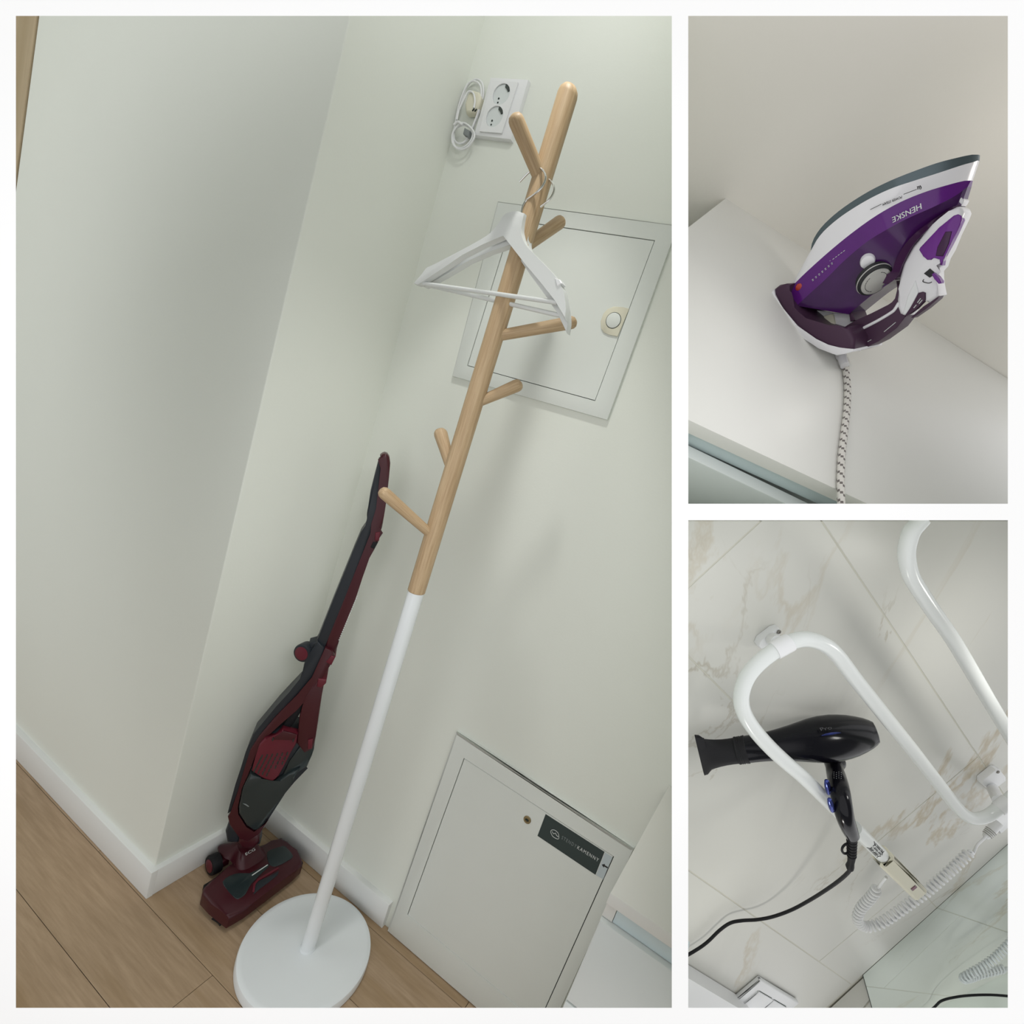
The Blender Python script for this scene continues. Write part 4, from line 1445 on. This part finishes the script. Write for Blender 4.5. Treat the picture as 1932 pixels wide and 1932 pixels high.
# heating element at the lower end: white sleeve with a warning print, then a beige housing
e0, e1, e2 = C.yp((1612, 1562), YR), C.yp((1663, 1613), YR), C.yp((1727, 1677), YR)
hx = (e2 - e0).normalized()
RS_ = RR * 1.10
sv_ = put('element_sleeve', tube([e0, e1], RS_, 28), RAIL, rail)
hz_ = (C.z - hx * C.z.dot(hx)).normalized()
hy_ = hx.cross(hz_)
if hy_.dot(CAM - e1) < 0:
    hy_ = -hy_
L2 = (e2 - e1).length
hb = box(e1 - hz_ * 0.0135 - hy_ * 0.012, hx * (L2 + 0.006), hz_ * 0.0265, hy_ * 0.0245, 0.0055, 3)
hous = put('element_housing', hb, CREAM, rail, 40, label='beige heating element housing with a dark red switch')
fo = hy_ * 0.0127
s0 = e1 + hx * (L2 * 0.74) + fo
put('switch_frame', prism([s0 + hx * a + hz_ * b for a, b in ((-0.0055, -0.0055), (0.0055, -0.0055), (0.0055, 0.0055), (-0.0055, 0.0055))], -hy_ * 0.003, 0.0006, 1), mat('grey switch bezel', (0.25, 0.24, 0.22), rough=0.5), hous)
put('switch', prism([s0 + hy_ * 0.0006 + hx * a + hz_ * b for a, b in ((-0.0042, -0.0042), (0.0042, -0.0042), (0.0042, 0.0042), (-0.0042, 0.0042))], -hy_ * 0.002, 0.0005, 1), MAROON, hous)
# warning print on the sleeve: two outlined marks and dense strokes
wp = bmesh.new()
cs_ = e0.lerp(e1, 0.62)
rd = RS_ + 0.0004


def onsl(t, a):
    """point on the sleeve: t metres along, a radians around from the front"""
    return cs_ + hx * t + (hy_ * math.cos(a) + hz_ * math.sin(a)) * rd


for k in range(9):
    t = -0.013 + 0.0032 * k
    for a0, a1 in ((-0.62, -0.2), (-0.08, 0.22), (0.32, 0.62)):
        if (k * 7 + int(a0 * 10)) % 5 == 0:
            continue
        b_tube(wp, [onsl(t, a0), onsl(t + 0.0004, (a0 + a1) / 2), onsl(t, a1)], 0.00030, 5)
for a in (-0.70, -0.45, 0.0, 0.45, 0.70):
    b_tube(wp, [onsl(-0.0145, a), onsl(0.0145, a)], 0.00025, 5)
for sgn_ in (-1, 1):
    b_tube(wp, [onsl(-0.0185, 0.75 * sgn_), onsl(-0.0145, 0.45 * sgn_), onsl(-0.0165, 0.1 * sgn_)], 0.0004, 5)
    b_tube(wp, [onsl(0.0185, 0.75 * sgn_), onsl(0.0145, 0.45 * sgn_), onsl(0.0165, 0.1 * sgn_)], 0.0004, 5)
put('warning_print', wp, INK, sv_, 0)

# wall brackets
def bracket(u, base_px, screws):
    b = along(u, 0.0105, RR * 1.16, WPLAST, 'bracket', [(-0.0105, RR * 1.02), (-0.0105, RR * 1.14), (-0.009, RR * 1.17), (0.009, RR * 1.17), (0.0105, RR * 1.14), (0.0105, RR * 1.02)])
    c = C.yp(u, YR)
    bc = C.yp(base_px, -0.001)
    pl = [C.yp(q, -0.012) for q in screws['plate']]
    put('bracket_plate', prism(pl, C.d(0, 0.0115, 0), 0.003, 2), WPLAST, b)
    put('bracket_arm', tube([c + C.y * RR * 0.8, bc], [0.0085, 0.0095], 20), WPLAST, b)
    for q in screws['screw']:
        sc = C.yp(q, -0.0125)
        s_ = put('screw', lathe(sc, -C.y, [(0, 0.0030), (0.0010, 0.0030), (0.0014, 0.0022), (0.0014, 0.0010), (0.0008, 0.0008)], 16), mat('dull steel screw', (0.22, 0.21, 0.19), rough=0.4, metal=0.7), b)
    return b


bracket((1476, 1219.5), (1457, 1206), {'plate': [(1462, 1189), (1472, 1186), (1476, 1193), (1470, 1203), (1447, 1222), (1437, 1226), (1432, 1219), (1437, 1208)], 'screw': [(1469.5, 1192)]})
bracket((1893, 1518.5), (1871, 1484), {'plate': [(1880, 1453), (1888, 1453), (1899, 1467), (1899, 1474), (1876, 1492), (1870, 1494), (1855, 1481), (1855, 1473)], 'screw': [(1883, 1456.5), (1870.5, 1488.5)]})

# coiled cable from the housing to the plug
cpx = [(1668, 1660), (1662, 1667), (1656.7, 1675), (1640.5, 1695.6), (1624.4, 1713.7), (1618, 1732), (1624.4, 1745), (1640.5, 1748.5), (1664.8, 1740), (1693, 1721.8), (1721, 1701.6), (1751.5, 1679.4), (1781.8, 1653), (1808, 1629), (1831, 1606)]
cy_ = [-0.070, -0.066, -0.062, -0.056, -0.050, -0.048, -0.048, -0.050, -0.054, -0.058, -0.060, -0.060, -0.058, -0.054, -0.050]
axis = resample(spline([C.yp(u, y) for u, y in zip(cpx[2:], cy_[2:])], 10), 46 * 10 + 1)
T_, N_ = frames(axis)
helix = []
for i, p in enumerate(axis):
    a = 2 * math.pi * i / 10
    rr_ = 0.0067 * min(1, i / 6, (len(axis) - 1 - i) / 6)
    helix.append(p + (N_[i] * math.cos(a) + T_[i].cross(N_[i]) * math.sin(a)) * rr_)
lead = [C.yp((1672, 1655), -0.075), C.yp((1666, 1662), -0.070)]
tailp = [C.yp(u, y) for u, y in (((1836.5, 1611), -0.048), ((1840, 1602), -0.045), ((1845, 1593), -0.040), ((1856.5, 1582), -0.034), ((1862, 1574), -0.030))]
put('coiled_cable', tube(lead + helix + spline(tailp, 4), 0.0024, 8), WPLAST, rail, 60)

# plug and double socket at the far right
so = thing('socket_outlet', 'white wall outlet half hidden behind the end of the towel rail', 'socket', C.yp((1893, 1545), 0), C.M.to_3x3())
oc = CI @ C.yp((1886, 1537), -0.010)
put('outlet_plate', box(C.p(oc.x, -0.010, oc.z - 0.020), C.d(0.06, 0, 0), C.d(0, 0.0095, 0), C.d(0, 0, 0.075), 0.002, 2), WPLAST, so)
put('outlet_slot', box(C.p(oc.x + 0.004, -0.0108, oc.z + 0.004), C.d(0.002, 0, 0), C.d(0, 0.001, 0), C.d(0, 0, 0.008)), GAP, so, 0)
pg = thing('plug', 'off-white plug with ridged grip on the coiled cable', 'plug', C.yp((1866, 1566), -0.02), C.M.to_3x3())
pa_, pb2 = C.yp((1858, 1580), -0.030), C.yp((1884, 1552), -0.026)
pu = (pb2 - pa_).normalized()
put('plug_body', tube(resample([pa_, pb2], 8), [0.0045, 0.0068, 0.0078, 0.0080, 0.0082, 0.0082, 0.0086, 0.0086], 20), WPLAST, pg)
for k in range(4):
    c = pa_.lerp(pb2, 0.18 + 0.09 * k)
    o1 = pu.orthogonal().normalized()
    put('grip_ridge', tube(circle(c, o1, pu.cross(o1), 0.0074 + 0.0004 * k, 20), 0.0006, 6, True), mat('grey ridge', (0.32, 0.31, 0.28), rough=0.6), pg)

# ---------------------------------------------------------------- hair dryer hooked over the rail
YH = -0.040
ax0, ax1 = C.yp((1406, 1414), YH), C.yp((1655, 1381), YH)
hax = (ax1 - ax0).normalized()
dry = thing('hair_dryer', 'black hair dryer hooked over the lower bar of the towel rail', 'hair dryer', C.yp((1560, 1400), YH), C.M.to_3x3())


def axt(u):
    """position along the dryer axis nearest to the line of sight through u"""
    d = ray(u)
    w0 = ax0 - CAM
    a, b, c = hax.dot(hax), hax.dot(d), d.dot(d)
    return (b * d.dot(w0) - c * hax.dot(w0)) / (a * c - b * b)


sil = [((1402, 1388), (1410, 1440)), ((1432, 1384), (1434, 1438.5)), ((1456, 1379), (1458, 1437)), ((1476, 1373), (1477, 1437)), ((1497, 1365.5), (1499, 1437)), ((1514, 1359), (1518, 1438)), ((1530, 1353), (1538, 1439)), ((1550, 1348), (1562, 1439)), ((1570, 1346), (1586, 1436)), ((1587, 1346), (1601, 1432)), ((1603, 1347), (1616, 1427)), ((1620, 1350), (1630, 1420.5)), ((1634, 1353.5), (1642, 1414)), ((1646, 1358), (1650, 1408)), ((1650, 1361), (1654, 1404))]
pr = []
for a, b in sil:
    pr.append(((axt(a) + axt(b)) / 2, (line_ray_r(ax0, ax1, a) + line_ray_r(ax0, ax1, b)) / 2))
e = pr[-1]
body = pr + [(e[0] + 0.0010, e[1] * 0.985), (e[0] + 0.0018, e[1] * 0.93), (e[0] + 0.0020, e[1] * 0.86)]
VD = (ax0.lerp(ax1, 0.5) - CAM).normalized()
UP = hax.cross(VD).normalized()


def slathe(p0, prof, seg=48):
    """slightly flattened barrel whose ends are cut on the slant"""
    bm = bmesh.new()
    rings = [[bm.verts.new(p0 + hax * t + (UP * math.cos(2 * math.pi * k / seg) + VD * math.sin(2 * math.pi * k / seg)) * max(r, 1e-5)) for k in range(seg)] for t, r in prof]
    for a, b in zip(rings, rings[1:]):
        for k in range(seg):
            bm.faces.new((a[k], a[(k + 1) % seg], b[(k + 1) % seg], b[k]))
    bm.faces.new(list(reversed(rings[0])))
    bm.faces.new(rings[-1])
    return bm


put('barrel', slathe(ax0, body), BLACK, dry, 60)
gr = put('rear_grille', slathe(ax0 + hax * (e[0] - 0.001), [(0, e[1] * 0.86), (0.0026, e[1] * 0.84), (0.0034, e[1] * 0.5), (0.0036, 0.001)], 40), MBLACK, dry, 60)
for k in range(1, 5):
    put('grille_ring', tube(circle(ax0 + hax * (e[0] + 0.0020 + 0.0001 * k), UP, VD, e[1] * (0.82 - 0.15 * k), 32), 0.0005, 6, True), MBLACK, gr)
r_c = pr[0][1]
cb = bmesh.new()
put('nozzle_collar', slathe(ax0 - hax * 0.014, [(0, r_c * 0.97), (0.001, r_c * 1.03), (0.0035, r_c * 1.03), (0.004, r_c * 0.99), (0.006, r_c * 1.04), (0.0065, r_c), (0.009, r_c * 1.05), (0.0095, r_c * 1.0), (0.016, r_c * 1.06), (0.017, r_c)], 40), MBLACK, dry)
# nozzle: round at the collar, wide flat slot at the mouth
mid = C.yp((1320, 1425.5), YH)
vt = ((C.yp((1311, 1387), YH) - C.yp((1329.7, 1464), YH)))
nb, nf = ax0 - hax * 0.012, mid
nax = (nb - nf).normalized()
hh = 0.5 * (ray_dist(nf, (1311, 1387)) + ray_dist(nf, (1329.7, 1464)))
hh = vt.length / 2
vd = vt.normalized()
sg_ = -1 if UP.dot(vd) < 0 else 1
rings = []
for t, a, b in ((0.0, r_c * 0.96, r_c * 0.96), (0.18, r_c * 0.94, r_c * 0.92), (0.36, r_c * 0.95, r_c * 0.80), (0.52, r_c * 1.02, r_c * 0.64), (0.66, r_c * 1.15, r_c * 0.46), (0.78, r_c * 1.34, r_c * 0.32), (0.90, hh * 0.86, r_c * 0.22), (1.0, hh, r_c * 0.16)):
    c = nb.lerp(nf, t)
    n_ = 40
    m1 = (UP * sg_).lerp(vd, min(1, max(0, (t - 0.3) / 0.7))).normalized()
    ring = []
    for k in range(n_):
        th = 2 * math.pi * k / n_
        ex = 1.0 - 0.30 * max(0, (t - 0.5) / 0.5)
        cx_, sx_ = math.cos(th), math.sin(th)
        ring.append(c + m1 * a * math.copysign(abs(cx_) ** ex, cx_) + VD * b * math.copysign(abs(sx_) ** ex, sx_))
    rings.append(ring)
bm = bmesh.new()
vv = [[bm.verts.new(p) for p in r_] for r_ in rings]
for a, b in zip(vv, vv[1:]):
    for k in range(len(a)):
        bm.faces.new((a[k], a[(k + 1) % len(a)], b[(k + 1) % len(a)], b[k]))
bm.faces.new(vv[0])
inner_ = [bm.verts.new(rings[-1][k].lerp(nf, 0.12)) for k in range(40)]
deep = [bm.verts.new(rings[-1][k].lerp(nf, 0.2) + nax * 0.012) for k in range(40)]
for a, b in ((vv[-1], inner_), (inner_, deep)):
    for k in range(40):
        bm.faces.new((a[k], a[(k + 1) % 40], b[(k + 1) % 40], b[k]))
bm.faces.new(deep)
put('nozzle', bm, MBLACK, dry, 40)
# handle
hs_ = [((1553, 1438), (1596, 1438), -0.046), ((1557.4, 1448), (1590.5, 1448), -0.056), ((1559.5, 1465), (1597, 1465), -0.072), ((1562, 1480), (1601, 1478), -0.088), ((1565.7, 1496), (1604, 1492), -0.102), ((1568.5, 1512), (1606.5, 1508), -0.112), ((1572, 1527), (1609, 1523), -0.118), ((1576, 1541), (1611, 1536), -0.121), ((1581, 1554), (1614, 1549), -0.122), ((1588, 1568), (1617.5, 1561), -0.122), ((1595.7, 1580), (1620.5, 1573), -0.122)]
hc, hr = [], []
for a, b, y in hs_:
    c = C.yp(((a[0] + b[0]) / 2, (a[1] + b[1]) / 2), y)
    hc.append(c)
    hr.append(0.5 * (ray_dist(c, a) + ray_dist(c, b)))
hcs = spline(hc, 4)
hrs = [hr[min(len(hr) - 1, i // 4)] * (1 - (i % 4) / 4) + hr[min(len(hr) - 1, i // 4 + 1)] * ((i % 4) / 4) for i in range(len(hcs))]
handle = put('handle', tube(hcs, hrs, 28), BLACK, dry, 60)
sr = [((1597.7, 1577), (1617, 1575)), ((1598.5, 1590), (1617, 1590)), ((1599, 1605), (1616, 1605)), ((1599, 1618), (1614.5, 1618)), ((1598.5, 1628), (1612, 1628)), ((1595, 1633), (1612, 1635)), ((1597, 1638), (1611, 1640))]
sc_, rr2 = [], []
for a, b in sr:
    c = C.yp(((a[0] + b[0]) / 2, (a[1] + b[1]) / 2), -0.122)
    sc_.append(c)
    rr2.append(0.5 * (ray_dist(c, a) + ray_dist(c, b)))
put('cord_guard', tube(sc_, rr2, 20), MBLACK, dry)
for k in range(7):
    c = sc_[0].lerp(sc_[3], 0.12 + 0.13 * k)
    u_ = (sc_[3] - sc_[0]).normalized()
    o1 = u_.orthogonal().normalized()
    put('guard_ridge', tube(circle(c, o1, u_.cross(o1), rr2[1] * (1.02 - 0.02 * k), 20), 0.0009, 6, True), MBLACK, dry)
put('hanging_loop', tube(spline([C.yp(u, -0.122) for u in ((1600, 1592), (1595, 1593), (1589.5, 1599), (1589, 1606), (1593.5, 1610.5), (1600.5, 1609))], 5), 0.0016, 8), MBLACK, dry)
for (x0, y0), (x1, y1), y in (((1559.5, 1474), (1563.5, 1496), -0.094), ((1565, 1509), (1570.5, 1529), -0.115)):
    a, b = C.yp((x0, y0), y), C.yp((x1, y1), y)
    bt_ = put('rocker', tube(resample([a, b], 6), [0.0028, 0.0036, 0.0038, 0.0038, 0.0036, 0.0028], 14, round_ends=True), BLUE, handle, 50, label='blue mirrored rocker switch')
dpx_ = [(1605, 1637), (1601, 1645), (1585, 1660), (1560, 1678), (1530, 1697), (1495, 1716), (1460, 1729), (1430, 1735), (1400, 1737), (1378, 1741.5), (1358, 1755), (1335, 1777), (1315, 1791.5), (1280, 1812)]
dy_ = [-0.122, -0.118, -0.105, -0.085, -0.062, -0.042, -0.028, -0.020, -0.016, -0.014, -0.012, -0.012, -0.012, -0.012]
put('cord', tube(spline([C.yp(u, y) for u, y in zip(dpx_, dy_)], 8), 0.0026, 10), MBLACK, dry, 60)
# prints and badge on the barrel
def on_barrel(u):
    """nearest point of the barrel surface on the line of sight through u"""
    d = ray(u).normalized()
    lo = (ax0 - CAM).length - 0.10
    for k in range(900):
        p = CAM + d * (lo + 0.0002 * k)
        t = (p - ax0).dot(hax)
        q_ = p - ax0 - hax * t
        r = q_.length
        rad = None
        for (ta, ra), (tb, rb) in zip(pr, pr[1:]):
            if ta <= t <= tb:
                rad = ra + (rb - ra) * (t - ta) / max(1e-9, tb - ta)
        if rad and r <= rad:
            return p, (p - ax0 - hax * t).normalized()
    return CAM + d * 0.85, -d


q0, n0 = on_barrel((1549, 1379))
q1, n1 = on_barrel((1570, 1375.5))
words('logo', 'Pro', q0 + n0 * 0.0004, q1 - q0, n0.cross(q1 - q0), 0.0062, 0.0002, mat('dim grey print', (0.10, 0.10, 0.11), rough=0.5), dry, width=(q1 - q0).length)
bad = [on_barrel(u) for u in ((1550, 1388), (1558, 1386), (1568, 1384.5), (1578, 1383), (1586, 1382.5))]
put('badge', tube([a + b * 0.0001 for a, b in bad], [0.0004, 0.0013, 0.0017, 0.0013, 0.0004], 8), BLUE, dry, label='thin blue badge')
hp_ = bmesh.new()
for r_ in range(4):
    for k in range(4):
        c = C.yp((1573 + 4.6 * k, 1456.5 + 3.6 * r_ + (k % 2)), -0.090 - 0.0022 * r_)
        b_tube(hp_, [c, c + C.x * 0.0009 + C.z * 0.0003], 0.0002, 5)
put('rating_print', hp_, LETTER, handle, 0)

# ---------------------------------------------------------------- light switch and board edge at the foot of the picture
sw = thing('light_switch', 'white double light switch on the tiles at the bottom edge', 'light switch', C.yp((1440, 1895), 0), C.M.to_3x3())
k0, k1 = CI @ C.yp((1435.5, 1849.5), -0.010), CI @ C.yp((1514, 1889), -0.010)
wd = k1.x - k0.x
put('surround', box(C.p(k0.x, -0.010, k0.z - 0.072), C.d(wd, 0, 0), C.d(0, 0.0095, 0), C.d(0, 0, 0.072), 0.0028, 3), WPLAST, sw)
m_ = wd * 0.13
for i in range(2):
    a = k0.x + m_ + i * (wd - 2 * m_) / 2
    put('rocker', box(C.p(a + 0.0005, -0.0128, k0.z - 0.060), C.d((wd - 2 * m_) / 2 - 0.001, 0, 0), C.d(0, 0.004, 0), C.d(0, 0, 0.060 - m_), 0.0012, 2), WPLAST, sw)
    put('rocker_gap', box(C.p(a + 0.004, -0.0106, k0.z - m_ + 0.0002), C.d((wd - 2 * m_) / 2 - 0.010, 0, 0), C.d(0, 0.001, 0), C.d(0, 0, 0.0008)), GAP, sw, 0)
l0, l1 = CI @ C.yp((1296, 1844), -0.03), CI @ C.yp((1385, 1897), -0.03)
bm = bmesh.new()
zt_ = (l0.z + l1.z) / 2
b_prism(bm, [C.yp(u, -0.03) for u in ((1292.5, 1842.5), (1300, 1846.5), (1388, 1899), (1420, 1918), (1400, 1990), (1292.5, 1990))], C.d(0, 0.028, 0), 0.003, 3)
struct('trim_2', bm, WPLAST, 'white board edge at the lower left of the tiled wall', angle=40)
